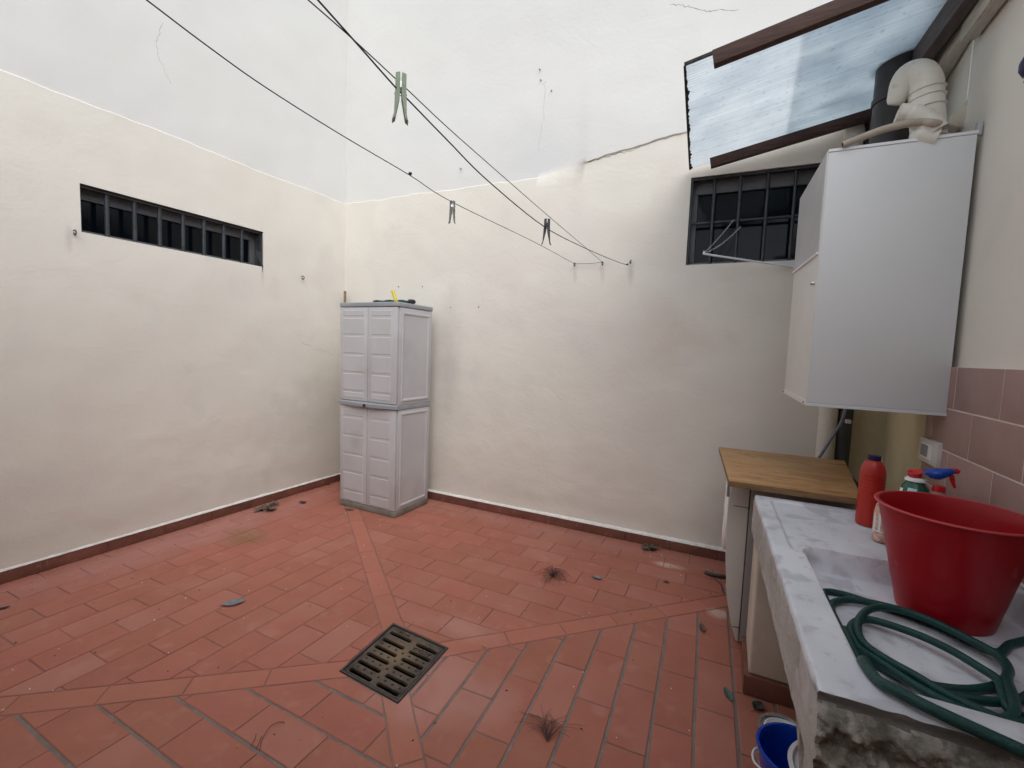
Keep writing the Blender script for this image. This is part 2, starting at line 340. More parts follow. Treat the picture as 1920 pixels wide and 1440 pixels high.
LA = ((2.11, -1.70), (0, 0.01)); LB = ((2.46, -1.72), (4.27, .015)); LC = ((2.457, -2.08), (4.30, -3.76)); LD = ((2.135, -2.055), (0, -3.72))
HB = .0525; G = .002
cB, cL, cR, cF = (2.3, -.3), (.5, -2), (4.0, -2), (2.3, -3.4)
room = [(-.03, -.012), (W-.0, -.012), (W, YF), (-.08, YF)]
bricks = []
def inset(poly, d):
    n = len(poly); sgn = 1 if sum(poly[i][0]*poly[(i+1) % n][1]-poly[(i+1) % n][0]*poly[i][1] for i in range(n)) > 0 else -1
    ls = []
    for i in range(n):
        p, q = poly[i], poly[(i+1) % n]; dx, dy = q[0]-p[0], q[1]-p[1]; l = math.hypot(dx, dy)
        if l < 1e-4: return None
        nx, ny = -dy/l*sgn, dx/l*sgn; ls.append((nx, ny, -(nx*p[0]+ny*p[1])-d))
    out = poly
    for h in ls: out = clip(out, h)
    return out if len(out) >= 3 else None
def dedupe(poly):
    out = []
    for p in poly:
        if not out or math.hypot(p[0]-out[-1][0], p[1]-out[-1][1]) > .004: out.append(p)
    if len(out) > 1 and math.hypot(out[0][0]-out[-1][0], out[0][1]-out[-1][1]) < .004: out.pop()
    return out
def region(hps, axis, pitch, length, start, jstart, step, gap_row, gap_j, rot=0, piv=(0, 0)):
    base = room
    for h in hps: base = clip(base, h)
    base = inset(base, .0015); c, s = math.cos(rot), math.sin(rot)
    for r in range(-30, 40):
        for k in range(-20, 25):
            a0 = start + r*pitch; b0 = jstart + r*step + k*length
            a1, b1 = a0+pitch-gap_row, b0+length-gap_j
            rc = [(b0, a0), (b1, a0), (b1, a1), (b0, a1)] if axis == 'x' else [(a0, b0), (a1, b0), (a1, b1), (a0, b1)]
            rc = [(piv[0]+(x-piv[0])*c-(y-piv[1])*s, piv[1]+(x-piv[0])*s+(y-piv[1])*c) for x, y in rc]
            jx, jy = random.uniform(-.0012, .0012), random.uniform(-.0012, .0012); rc = [(x+jx, y+jy) for x, y in rc]
            # clip the brick against the region
            pl = rc; n = len(base); sg = 1 if sum(base[i][0]*base[(i+1) % n][1]-base[(i+1) % n][0]*base[i][1] for i in range(n)) > 0 else -1
            for i in range(n):
                p, q = base[i], base[(i+1) % n]; dx, dy = q[0]-p[0], q[1]-p[1]; l = math.hypot(dx, dy); nx, ny = -dy/l*sg, dx/l*sg
                pl = clip(pl, (nx, ny, -(nx*p[0]+ny*p[1])))
                if len(pl) < 3: break
            if len(pl) < 3: continue
            pl = dedupe(pl)
            if len(pl) >= 3 and area(pl) > .0003: bricks.append((pl, 'brick_terracotta'))
HB1 = HB+.0015
region([side(*LA, HB1, cB), side(*LB, HB1, cB), side(TL, TR, .006, cB)], 'x', .1635, .305, -.012-.1635*12, .215, .1525, .005, .004)
region([side(*LA, HB1, cL), side(*LD, HB1, cL), side(TL, BL, .006, cL)], 'y', .1625, .305, -.065, -2.62, .1475, .0045, .004)
region([side(*LC, HB1, cR), side(*LB, HB1, cR), side(TR, BR, .006, cR)], 'y', .1515, .331, 2.640-.1515, -2.065, .1655, .012, .005, rot=R_(2.2), piv=(2.64, -1.6))
region([side(*LC, HB1, cF), side(*LD, HB1, cF), side(BL, BR, .006, cF)], 'x', .1625, .311, -2.147-.1625*20, 1.73, .1555, .012, .004, rot=R_(-.8), piv=(1.5, -2.6))
for (p, q) in (LA, LB, LC, LD):
    d = Vector((q[0]-p[0], q[1]-p[1])); l = d.length; d.normalize(); n = Vector((-d.y, d.x)); t = -.001; bl = .30
    while t < l:
        t1 = min(t+bl-.004, l+.1); pl = [tuple(Vector(p)+d*t-n*(HB-.002)), tuple(Vector(p)+d*t1-n*(HB-.002)), tuple(Vector(p)+d*t1+n*(HB-.002)), tuple(Vector(p)+d*t+n*(HB-.002))]
        ctr = (2.3, -1.89)
        drain_ring = [TL, TR, BR, BL]
        rm = [(-.03, -.012), (W, -.012), (W, YF), (-.08, YF)]
        for i in range(4):
            a_, b_ = rm[i], rm[(i+1) % 4]; pl = clip(pl, side(a_, b_, 0, ctr)) if pl else pl
        if t < 0:                                    # first brick is notched round the drain corner
            K = {0: (TL, TR, BL), 1: (TR, TL, BR), 2: (BR, TR, BL), 3: (BL, TL, BR)}[(LA, LB, LC, LD).index((p, q))]
            ck = Vector(K[0]); far = [Vector(p)+d*t1+n*sg*(HB-.002) for sg in (-1, 1)]
            out_ = ck-Vector(ctr); pts_ = []
            for e in far:
                best = None
                for o2 in K[1:]:
                    e2 = (Vector(o2)-ck).normalized(); nn_ = Vector((-e2.y, e2.x)); nn_ = nn_ if nn_.dot(out_) > 0 else -nn_; q0_ = ck+nn_*.003
                    tt = (q0_-e).dot(nn_)/(-d.dot(nn_)); pt_ = e-d*tt
                    if best is None or (pt_-e).length > (best-e).length: best = pt_
                pts_.append(best)
            bricks.append(([tuple(far[0]), tuple(far[1]), tuple(pts_[1]), tuple(ck+d*.004), tuple(pts_[0])], 'brick_band')); t += bl; continue
        if len(pl) >= 3:
            pl = dedupe(pl)
            if len(pl) >= 3 and area(pl) > .0008: bricks.append((pl, 'brick_band'))
        t += bl
def vis(pl):
    cx = sum(p[0] for p in pl)/len(pl); cy = sum(p[1] for p in pl)/len(pl); d = np.array([cx, cy, 0])-CAM; z = d@AF
    if z < .1: return 0
    x, y = 960+FPX*(d@AR)/z, 720-FPX*(d@AU)/z
    if x < -60 or x > 1980 or y > 1520 or cx > 3.95: return 0.0001/z
    return area(pl)/z**2
bricks.sort(key=lambda b: -vis(b[0]))
def brick_mesh(pl, mb):
    top = inset(pl, .003)
    z0 = random.uniform(-.0007, .0006); tx, ty = random.uniform(-.003, .003), random.uniform(-.003, .003)
    cx = sum(p[0] for p in pl)/len(pl); cy = sum(p[1] for p in pl)/len(pl)
    zz = lambda x, y: z0+(x-cx)*tx+(y-cy)*ty
    n = len(pl)
    if not top or len(top) != n:
        mb.add([(x, y, -.009) for x, y in pl]+[(x, y, zz(x, y)-.001) for x, y in pl], [tuple(range(n, 2*n))]+[(i, (i+1) % n, n+(i+1) % n, n+i) for i in range(n)]); return
    # align ordering of the inset polygon
    k0 = min(range(n), key=lambda k: math.hypot(top[k][0]-pl[0][0], top[k][1]-pl[0][1])); top = top[k0:]+top[:k0]
    mb.add([(x, y, -.009) for x, y in pl]+[(x, y, zz(x, y)-.0022) for x, y in pl]+[(x, y, zz(x, y)) for x, y in top],
           [tuple(range(2*n, 3*n))]+[(i, (i+1) % n, n+(i+1) % n, n+i) for i in range(n)]+[(n+i, n+(i+1) % n, 2*n+(i+1) % n, 2*n+i) for i in range(n)])
for i, (pl, m) in enumerate(bricks[:296]):
    mb = MB(); brick_mesh(pl, mb); mb.build('brick', m, floor_o)
if len(bricks) > 296:
    mb = MB()
    for pl, m in bricks[296:]: brick_mesh(pl, mb)
    mb.build('brick_paving', 'brick_terracotta', floor_o, kind='stuff')
print('bricks', len(bricks))

# ------------------------------------------------------------------ walls
HW = 3.15
def ledge_back(u):
    if u < 2.1: return 2.809+.004*math.sin(u*9)+.003*math.sin(u*23)
    if u < 2.446: return 2.81+(u-2.1)/.346*.06+.006*math.sin(u*60)
    return 2.87+(u-2.446)*.15+.004*math.sin(u*17)+.0025*math.sin(u*53)
def make_wall(name, org, ud, nrm, length, holes, ledge, lower_out, upper_out, label, seed, step=.035, mats=('plaster_cream', 'plaster_white'), zmin=0, hgt=4.9, depth=.16, wav=1.0):
    org, ud, nrm = Vector(org), Vector(ud).normalized(), Vector(nrm).normalized()
    us = set(np.round(np.arange(0, length+1e-6, length/round(length/step)), 5))
    ztop = 2.72 if hgt > 2.8 else 2.3; zs = set(np.round(np.linspace(zmin, ztop, int((ztop-zmin)/step)), 5))
    for (u0, u1, z0, z1) in holes:
        for c, st in ((u0, us), (u1, us), (z0, zs), (z1, zs)):
            for x in [x for x in st if abs(x-c) < .012]: st.discard(x)
            st.add(c)
    us = sorted(us); zs = sorted(zs); nl = len(zs); extra = []
    if ledge:
        rows = [('a', z) for z in zs]+[('l', -.0035), ('l', .0035)]+[('b', t) for t in np.linspace(0, 1, 50)[1:]]
    else:
        rows = [('a', z) for z in zs]+[('b', t) for t in np.linspace(0, 1, 50)[1:]]
    vs = []; 
    for (k, val) in rows:
        for u in us:
            zl = ledge(u) if ledge else (2.72 if hgt > 2.8 else 2.3)
            z = val if k == 'a' else zl+val if k == 'l' else (zl+.0035+(hgt-zl)*val)
            low = (k == 'a') or (k == 'l' and val < 0)
            p = Vector((u*1.1+seed, z*1.1, seed*.7))
            off = wav*(.0075*noise.noise(p*1.3)+.0032*noise.noise(p*4.1)+.0012*noise.noise(Vector((u*6+seed, z*7, 3))))
            if z < 1.3: off += wav*.0030*noise.noise(Vector((u*8+seed, z*12, 9)))*(1.3-z)
            off += (lower_out(u) if low else upper_out(u)*(1 if name == 'left_wall' else max(0, 1-(z-zl)/1.0 if ledge else 0)))
            vs.append(org+ud*u+Vector((0, 0, z))+nrm*off)
    nu = len(us); fs = []; mi = []
    for r in range(len(rows)-1):
        zc = (rows[r][1]+rows[r+1][1])/2 if rows[r][0] == 'a' and rows[r+1][0] == 'a' else None
        for i in range(nu-1):
            uc = (us[i]+us[i+1])/2
            if zc is not None and any(u0 < uc < u1 and z0 < zc < z1 for (u0, u1, z0, z1) in holes): continue
            fs.append((r*nu+i, r*nu+i+1, (r+1)*nu+i+1, (r+1)*nu+i)); mi.append(0 if (rows[r][0] == 'a' or (rows[r][0] == 'l' and rows[r][1] < 0)) else 1)
    me = bpy.data.meshes.new(name); me.from_pydata(vs, [], fs)
    for m in mats: me.materials.append(MATS[m])
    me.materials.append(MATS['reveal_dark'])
    for p, i in zip(me.polygons, mi): p.material_index = i
    bm = bmesh.new(); bm.from_mesh(me); bm.normal_update()
    if bm.faces[0:1] and False: pass
    bm.faces.ensure_lookup_table()
    if bm.faces[0].normal.dot(nrm) < 0: bmesh.ops.reverse_faces(bm, faces=bm.faces)
    ed = []
    for e in bm.edges:
        if len(e.link_faces) == 1:
            c = (e.verts[0].co+e.verts[1].co)/2; u = (c-org).dot(ud)
            if any(u0-.01 < u < u1+.01 and z0-.01 < c.z < z1+.01 for (u0, u1, z0, z1) in holes): ed.append(e)
    if ed:
        # small rounded arris then the deep reveal
        g = bmesh.ops.extrude_edge_only(bm, edges=ed); nv = [x for x in g['geom'] if isinstance(x, bmesh.types.BMVert)]; ne = [x for x in g['geom'] if isinstance(x, bmesh.types.BMEdge)]
        for v in nv: v.co -= nrm*.012
        g = bmesh.ops.extrude_edge_only(bm, edges=[e for e in ne if len(e.link_faces) == 1]); nf = [x for x in g['geom'] if isinstance(x, bmesh.types.BMFace)]
        for v in [x for x in g['geom'] if isinstance(x, bmesh.types.BMVert)]: v.co -= nrm*depth
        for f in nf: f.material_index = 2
    bm.to_mesh(me); bm.free(); me.shade_smooth(); me.set_sharp_from_angle(angle=R_(40))
    o = bpy.data.objects.new(name, me); COL.objects.link(o); return tag(o, label, 'wall')
AL = .0172
LU = Vector((-math.sin(AL), -math.cos(AL), 0)); LN = Vector((math.cos(AL), -math.sin(AL), 0))
def sm(a, b, x): t = min(1, max(0, (x-a)/(b-a))); return t*t*(3-2*t)
WB = (3.25, 4.13, 2.067, 2.665); WL = (.88, 2.062, 2.034, 2.322)
back = make_wall('back_wall', (0, 0, 0), (1, 0, 0), (0, -1, 0), 4.46, [WB], ledge_back, lambda u: .007*(1-sm(2.0, 2.45, u)), lambda u: .011*sm(2.40, 2.5, u),
                 'cream plastered wall behind the grey cabinet, with the barred window near its right end', 3.3)
left = make_wall('left_wall', (0, 0, 0), LU, LN, 3.9, [WL], lambda u: 2.806+.005*math.sin(u*5)+.002*math.sin(u*31), lambda u: .014, lambda u: .007,
                 'cream plastered wall on the left with the long narrow barred window', 11.2)
# right wall runs (4.46,0) -> (4.371,-.925) -> straight on to the front
right = make_wall('right_wall', (4.371-.0075*(-.925), -.925, 0), (-.0075, -1, 0), (-1, .0075, 0), 2.95, [], None, lambda u: 0, lambda u: 0,
                  'cream plastered wall on the right, tiled below, carrying the boiler', 21.7, wav=.5, hgt=3.15)
mb = MB()
for (z0, z1, m_) in ((0, 1.43, 0), (1.43, HW, 1)):
    mb.add([(4.378, -.925, z0), (4.46, 0, z0), (4.46, 0, z1), (4.378, -.925, z1)], [(0, 1, 2, 3)], m_)
mb.build('yellow_return', ['plaster_yellow', 'plaster_cream'], right, label='ochre yellow plaster beside the tiles')
front = make_wall('front_wall', (-.08, YF, 0), (1, 0, 0), (0, 1, 0), 4.6, [], None, lambda u: 0, lambda u: 0, 'cream plastered wall closing the courtyard behind the viewer', 31.0, step=.3, hgt=2.45)

# skirting: one tile after another on the two visible walls
def skirting(name, org, ud, nrm, u0, u1, label, seed):
    t = thing(name, label, 'skirting'); org, ud, nrm = Vector(org), Vector(ud), Vector(nrm); u = u0; rnd = random.Random(seed)
    while u < u1-.02:
        v = min(u+.325, u1); h = .0745+rnd.uniform(-.001, .0015); d = .022+rnd.uniform(-.001, .001)
        P = [org+ud*a+nrm*b+Vector((0, 0, c)) for c in (0.001, h) for (a, b) in ((u+.0006, 0), (v-.0006, 0), (v-.0006, d), (u+.0006, d))]
        MB().hexa(P).build('skirting_tile', 'skirting_tile', t, bevel=.003, seg=2, smooth=35); u = v
    g = MB(); k = int((u1-u0)/.02); pr = []
    for i in range(k+1):
        a = u0+(u1-u0)*i/k; hh = .084+.004*noise.noise(Vector((a*14, seed, 0)))+.003*noise.noise(Vector((a*45, seed, 0))); dd = .026+.004*noise.noise(Vector((a*20, seed, 5)))
        pr.append([org+ud*a+nrm*x+Vector((0, 0, z)) for (x, z) in ((0, .0725), (dd, .0725), (dd-.001, .0785), (.012, hh+.003), (0, hh+.007))])
    for i in range(k):
        for j in range(4): g.add([pr[i][j], pr[i+1][j], pr[i+1][j+1], pr[i][j+1]], [(0, 1, 2, 3)])
    g.build('grout_line', 'white_grout', t, smooth=50); return t
skirting('skirting', (0, 0, 0), (1, 0, 0), (0, -1, 0), .02, 4.2, 'brown tile skirting with white grout along the wall behind the cabinet', 1)
skirting('skirting', (0, 0, 0), LU, LN, .025, 3.7, 'brown tile skirting with white grout along the left wall', 2)

# ------------------------------------------------------------------ windows
def pt(org, ud, nrm, u, z, d): return Vector(org)+Vector(ud)*u+Vector(nrm)*d+Vector((0, 0, z))
def bx(mb, org, ud, nrm, u0, u1, z0, z1, d0, d1, mi=0):
    return mb.hexa([pt(org, ud, nrm, u, z, d) for z in (z0, z1) for (u, d) in ((u0, d0), (u1, d0), (u1, d1), (u0, d1))], mi)
def window(wall, org, ud, nrm, H, bars, hbars, mull, name_lbl, br, topr):
    u0, u1, z0, z1 = H
    f = MB(); t = .045; d0, d1 = -.15, -.10
    bx(f, org, ud, nrm, u0, u1, z1-topr, z1, d0, d1); bx(f, org, ud, nrm, u0, u1, z0, z0+.03, d0, d1)
    bx(f, org, ud, nrm, u0, u0+t, z0+.03, z1-topr, d0, d1); bx(f, org, ud, nrm, u1-t, u1, z0+.03, z1-topr, d0, d1)
    for m_ in mull: bx(f, org, ud, nrm, m_-.025, m_+.025, z0+.03, z1-topr, d0, d1-.004)
    wo_ = f.build('window', 'window_frame_paint', wall, bevel=.004, label=name_lbl)
    g = MB(); bx(g, org, ud, nrm, u0+t, u1-t, z0+.03, z1-topr, -.128, -.122); g.build('pane', 'window_glass', wo_)
    v = MB(); bx(v, org, ud, nrm, u0-.05, u1+.05, z0-.05, z1+.05, -.20, -.17); v.build('dark_room', 'void_dark', wo_)
    for u in bars:
        MB().tube([pt(org, ud, nrm, u, z0-.005, -.035), pt(org, ud, nrm, u, z1+.005, -.035)], br, 10).build('bar', 'bar_paint', wo_, smooth=50)
    for z in hbars:
        MB().tube([pt(org, ud, nrm, u0-.005, z, -.035-br*1.1), pt(org, ud, nrm, u1+.005, z, -.035-br*1.1)], br*.9, 10).build('bar', 'bar_paint', wo_, smooth=50)
    fr = MB(); bx(fr, org, ud, nrm, u0+.001, u1-.001, z1-.018, z1-.001, -.05, -.015); bx(fr, org, ud, nrm, u0+.001, u0+.014, z0+.001, z1-.02, -.05, -.015)
    fr.build('bar_frame', 'bar_paint', wo_, bevel=.002)
    return wo_
O0 = (0, 0, 0)
lb = [-hit((x, y), LN, -.035).dot(Vector((0, 1, 0))) for x, y in ((200, 402), (252, 416), (299, 430), (343, 441), (382, 452), (419, 462), (453, 471))]
window(left, O0, LU, LN, WL, [-hit((x, y), LN, -.035).y for x, y in ((200, 402), (252, 416), (299, 430), (343, 441), (382, 452), (419, 462), (453, 471))], [], [], 'long narrow window with seven dark bars', .013, .07)
bb = [hy((x, y), .035).x for x, y in ((1338, 380), (1387, 370), (1439, 362), (1491, 352))]
sp = bb[1]-bb[0]
window(back, O0, (1, 0, 0), (0, -1, 0), WB, bb+[bb[3]+sp, bb[3]+2*sp], [hy((1400, 412), .04).z], [], 'barred window half hidden by the boiler', .0105, .09)
# hooks and nails in the walls
def hook(wall, p, nrm, s=1.0):
    p, nrm = Vector(p), Vector(nrm); up = Vector((0, 0, 1)); c = [p-nrm*.005, p+nrm*.018*s]
    c += [p+nrm*(.018+.011*math.sin(a))*s+up*(-.011+.011*math.cos(a))*s for a in [R_(x) for x in range(30, 300, 30)]]
    MB().tube(c, .0028*s, 6).build('hook', 'rust', wall, smooth=60)
for x, z in ((2.438, 2.115), (2.658, 2.113), (2.87, 2.115)): hook(back, (x, -.006, z), (0, -1, 0), 1.1)
hook(back, hy((865, 316), -.006), (0, -1, 0), .8)
for px in ((137, 432), (565, 518)):
    p = hit(px, LN, .007); hook(left, p, LN, 1.3)
for px in ((748, 537), (793, 537), (846, 576), (898, 575), (1012, 130), (1014, 150), (1034, 170)):
    p = hy(px, -.006); MB().tube([p+Vector((0, .01, 0)), p+Vector((0, -.008, -.001)), p+Vector((0, -.010, -.006))], .0035, 6).build('nail', 'rust', back)
mbw = MB(); p = hit((487, 478), LN, .0)
for dx, dz, l in ((0, 0, .09), (.012, .01, .06), (-.01, .0, .05)):
    a = p+LU*(-.0+dx)+LN*-.02; b_ = hit((492, 498), LN, .012); mbw.tube(crom([a+Vector((0, 0, .03+dz)), a+LN*.01+Vector((0, 0, -l*.2)), b_+LU*dx*.3, b_+Vector((0, 0, -l*.6))], 5), .0022, 5)
mbw.build('loose_cable', 'wire', left)
# hairline cracks following the plaster
from mathutils.bvhtree import BVHTree
def surf(o):
    bm = bmesh.new(); bm.from_mesh(o.data); t = BVHTree.FromBMesh(bm); bm.free(); return t
def crack(o, tree, pxs, r=.0011, seed=0):
    rn = random.Random(seed); P = []
    for a, b_ in zip(pxs, pxs[1:]):
        n = 9
        for i in range(n):
            x = a[0]+(b_[0]-a[0])*i/n+rn.uniform(-2.2, 2.2); y = a[1]+(b_[1]-a[1])*i/n+rn.uniform(-2.2, 2.2)
            h = tree.ray_cast(Vector(CAM), Vector(ray((x, y))).normalized())
            if h[0]: P.append(h[0])
    if len(P) > 2: MB().tube(P, [r*rn.uniform(.3, 1) for _ in P], 4).build('crack', 'rust', o)
tb_, tl_ = surf(back), surf(left)
crack(back, tb_, [(1258, 8), (1290, 12), (1325, 22), (1345, 18), (1390, 20)], .0016, 1)
crack(back, tb_, [(1022, 150), (1018, 230), (1008, 290)], .0008, 2)
crack(left, tl_, [(306, 42), (292, 78), (297, 108), (322, 160)], .0009, 3)
crack(back, tb_, [(1094, 306), (1130, 295), (1180, 283), (1230, 265), (1285, 249)], .0024, 4)
crack(left, tl_, [(565, 640), (590, 655), (630, 664)], .0007, 5)
# ------------------------------------------------------------------ wall tiles (right wall)
gm = MB(); gm.hexa([Vector((x, y, z)) for z in (.60, 1.424) for (x, y) in ((4.366, -.925), (4.366+.0212, YF+.01), (4.40, YF+.01), (4.40, -.925))])
# tile plane leans with the wall: x(y)
def xw(y): return 4.371+.0075*(y)*1.0
gm = MB(); gm.hexa([Vector((xw(y)-a, y, z)) for z in (.30, 1.4205) for (a, y) in ((.0062, -.927), (.0062, YF+.01), (-.02, YF+.01), (-.02, -.927))])
gm.build('tile_bed', 'tile_grout', right)
rows = [1.4248, 1.2600, 1.0956, .931, .766, .601, .436]
for r in range(6):
    zt, zb = rows[r]-.0050, rows[r+1]
    y = -.925; jo = -1.512 if r % 2 == 0 else -1.335
    js = sorted({round(jo+.335*k, 4) for k in range(-8, 4)}, reverse=True); js = [j for j in js if YF+.05 < j < -.96]; ed = [-.925]+js+[YF+.012]
    for a, b_ in zip(ed, ed[1:]):
        dd = random.uniform(-.0005, .0005)
        MB().hexa([Vector((xw(y)-q, y, z)) for z in (zb, zt) for (q, y) in ((.0075+dd, a-.0022), (.0075+dd, b_+.0022), (-.01, b_+.0022), (-.01, a-.0022))]).build('wall_tile', 'wall_tile', right, bevel=.0018, seg=2, smooth=35)

# ------------------------------------------------------------------ drain grate
dg = thing('drain_grate', 'rectangular cast iron drain grate with twelve slots in the middle of the brick floor', 'drain grate')
def quad(u, v, z=0):
    p = (1-u)*(1-v)*Vector(TL)+u*(1-v)*Vector(TR)+u*v*Vector(BR)+(1-u)*v*Vector(BL); return Vector((p.x, p.y, z))
mb = MB()
def ring(u0, v0, u1, v1, z0, z1, z2, z3):
    o = [(0, 0), (1, 0), (1, 1), (0, 1)]; i = [(u0, v0), (u1, v0), (u1, v1), (u0, v1)]
    for k in range(4):
        a, b_, c, d = o[k], o[(k+1) % 4], i[(k+1) % 4], i[k]
        mb.add([quad(*a, z0), quad(*b_, z0), quad(*b_, z1), quad(*a, z1)], [(0, 1, 2, 3)])
        mb.add([quad(*a, z1), quad(*b_, z1), quad(*c, z1), quad(*d, z1)], [(0, 1, 2, 3)])
        mb.add([quad(*d, z1), quad(*c, z1), quad(*c, z3), quad(*d, z3)], [(0, 1, 2, 3)])
ring(.028, .026, .972, .974, -.01, .0035, 0, -.02)
mb.build('frame', 'iron_frame', dg, smooth=30)
pit = MB()
for k, (a, b_) in enumerate((((0, 0), (1, 0)), ((1, 0), (1, 1)), ((1, 1), (0, 1)), ((0, 1), (0, 0)))):
    pit.add([quad(*a, -.006), quad(*b_, -.006), quad(*b_, -.35), quad(*a, -.35)], [(0, 1, 2, 3)])
pit.add([quad(0, 0, -.35), quad(1, 0, -.35), quad(1, 1, -.35), quad(0, 1, -.35)], [(0, 1, 2, 3)])
pit.build('pit', 'void_dark', dg)
cu = bpy.data.curves.new('g', 'CURVE'); cu.dimensions = '2D'; cu.fill_mode = 'BOTH'; cu.extrude = .006; cu.bevel_depth = .0012; cu.bevel_resolution = 1
def spl(pts):
    s_ = cu.splines.new('POLY'); s_.points.add(len(pts)-1)
    for q, p in zip(s_.points, pts): q.co = (p.x, p.y, 0, 1)
    s_.use_cyclic_u = True
spl([quad(u, v) for u, v in ((.045, .042), (.955, .042), (.955, .958), (.045, .958))])
slots = [(.08+.0*0, .485, .165+.151*k-.006) for k in range(6)] + [(.565, .935, .158+.151*k) for k in range(6)]
hw = .034
for (a, b_, v) in slots:
    pts = []; ru = hw*.378/.352
    for an in range(90, 271, 20): pts.append(quad(a+ru+ru*math.cos(R_(an)), v+hw*math.sin(R_(an))))
    for an in range(-90, 91, 20): pts.append(quad(b_-ru+ru*math.cos(R_(an)), v+hw*math.sin(R_(an))))
    spl(pts)
tmp = bpy.data.objects.new('g', cu); COL.objects.link(tmp); tmp.location.z = -.0065
dpg = bpy.context.evaluated_depsgraph_get(); me = bpy.data.meshes.new_from_object(tmp.evaluated_get(dpg)); bpy.data.objects.remove(tmp)
for v in me.vertices: v.co.z -= .0065
me.materials.clear(); me.materials.append(MATS['cast_iron']); go = bpy.data.objects.new('grating', me); COL.objects.link(go); go.parent = dg
st = MB()
def stud(u, v, s_=.0082):
    c = quad(u, v, .0005); st.add([c+Vector((s_, 0, 0)), c+Vector((0, s_, 0)), c+Vector((-s_, 0, 0)), c+Vector((0, -s_, 0)), c+Vector((0, 0, .005))], [(0, 1, 4), (1, 2, 4), (2, 3, 4), (3, 0, 4)])
for k in range(1, 5):
    v = .235+.151*k
    for u in (.15, .273, .40): stud(u, v-.003)
    stud(.523, v)
for k in range(1, 5):
    for u in (.64, .76, .88): stud(u, .232+.151*k)
for u in (.12, .25, .38, .5, .62, .74, .86): stud(u, .985, .006)
st.build('stud', 'rust_stud', dg, kind='stuff')
def text3d(body, size, p, rot, parent, m, name='lettering', ext=.0012):
    c = bpy.data.curves.new('t', 'FONT'); c.body = body; c.size = size; c.extrude = ext; c.align_x = 'CENTER'; c.align_y = 'CENTER'
    o = bpy.data.objects.new('t', c); COL.objects.link(o); d_ = bpy.context.evaluated_depsgraph_get(); me_ = bpy.data.meshes.new_from_object(o.evaluated_get(d_)); bpy.data.objects.remove(o)
    me_.materials.clear(); me_.materials.append(MATS[m]); o = bpy.data.objects.new(name, me_); COL.objects.link(o); o.matrix_world = Matrix.Translation(p) @ rot; o.parent = parent; return o
text3d('ACQUA', .030, quad(.73, .236, .0012), Matrix.Rotation(R_(180-4), 4, 'Z'), dg, 'rust_stud')
text3d('EN 124', .022, quad(.30, .088, .0012), Matrix.Rotation(R_(180-4), 4, 'Z'), dg, 'rust_stud')

# ------------------------------------------------------------------ storage cabinet
cb = thing('storage_cabinet', 'tall grey plastic storage cabinet with four panelled doors in the wall corner', 'cabinet')
FL, FR, BRc = Vector((.556, -.556, 0)), Vector((1.175, -.566, 0)), Vector((1.186, -.132, 0)); BLc = FL+(BRc-FR)
def cq(u, v, z):   # u along front 0..1, v depth 0..1
    k = (z/1.74); fl = FL+Vector((-.024*k, 0, 0)); bl = BLc+Vector((-.024*k, 0, 0))
    fr = FR+Vector((.0*k, 0, 0))
    p = (1-u)*(1-v)*fl+u*(1-v)*fr+u*v*BRc+(1-u)*v*bl; return Vector((p.x, p.y, z*1.017))
def cbox(mb, u0, u1, v0, v1, z0, z1, mi=0):
    return mb.hexa([cq(u, v, z) for z in (z0, z1) for (u, v) in ((u0, v0), (u1, v0), (u1, v1), (u0, v1))], mi)
cbox(MB(), .0, 1.0, .045, 1, .052, .878).build('lower_body', 'cabinet_plastic', cb, bevel=.004, smooth=40)
cbox(MB(), .0, 1.0, .045, 1, .922, 1.70).build('upper_body', 'cabinet_plastic', cb, bevel=.004, smooth=40)
m1 = MB(); cbox(m1, -.008, 1.006, -.008, 1.0, .004, .050); m1.build('plinth', 'cabinet_base', cb, bevel=.006, smooth=40)
m1 = MB(); cbox(m1, -.010, 1.010, -.004, 1.01, 1.702, 1.740); m1.build('lid', 'cabinet_trim', cb, bevel=.010, seg=3, smooth=50)
m1 = MB(); cbox(m1, -.004, 1.008, .035, 1.006, .880, .920); m1.build('middle_shelf', 'cabinet_trim', cb, bevel=.004, smooth=40)
# bowed pull rail across the doors
m1 = MB(); n = 14; prev = None
for i in range(n+1):
    u = -.015+1.03*i/n; bow = -.02-.085*math.sin(math.pi*min(1, max(0, u)))
    if abs(u-.5) < .06: bow += .03
    cur = [cq(u, .03, .884), cq(u, bow, .886), cq(u, bow-.004, .912), cq(u, .03, .924)]
    if prev: m1.add(prev+cur, [(0, 4, 5, 1), (1, 5, 6, 2), (2, 6, 7, 3), (3, 7, 4, 0)])
    else: m1.add(cur, [(0, 1, 2, 3)])
    prev = cur
m1.add(prev, [(3, 2, 1, 0)]); m1.build('pull_rail', 'cabinet_trim', cb, smooth=35)
def cdoor(u0, u1, z0, z1, edges, lab=None):
    m = MB(); cbox(m, u0, u1, -.004, .040, z0, z1)
    a, b_ = u0+(.055 if u0 < .3 else .06), u1-(.055 if u0 < .3 else .095)
    d = m.build('door', 'cabinet_plastic', cb, bevel=.004, smooth=40)
    for q0, q1 in zip(edges, edges[1:]):       # each embossed field of the door
        zlo, zhi = q0+.003, q1-.014; P = []
        for (uu0, uu1, zz0, zz1, vv) in ((a, b_, zlo, zhi, -.003), (a+.008, b_-.008, zlo+.003, zhi-.006, -.0105)):
            P += [cq(uu0, vv, zz0), cq(uu1, vv, zz0), cq(uu1, vv, zz1), cq(uu0, vv, zz1)]
        MB().add(P, [(4, 5, 6, 7), (0, 1, 5, 4), (1, 2, 6, 5), (2, 3, 7, 6), (3, 0, 4, 7)]).build('door_panel', 'cabinet_plastic', d, smooth=20)
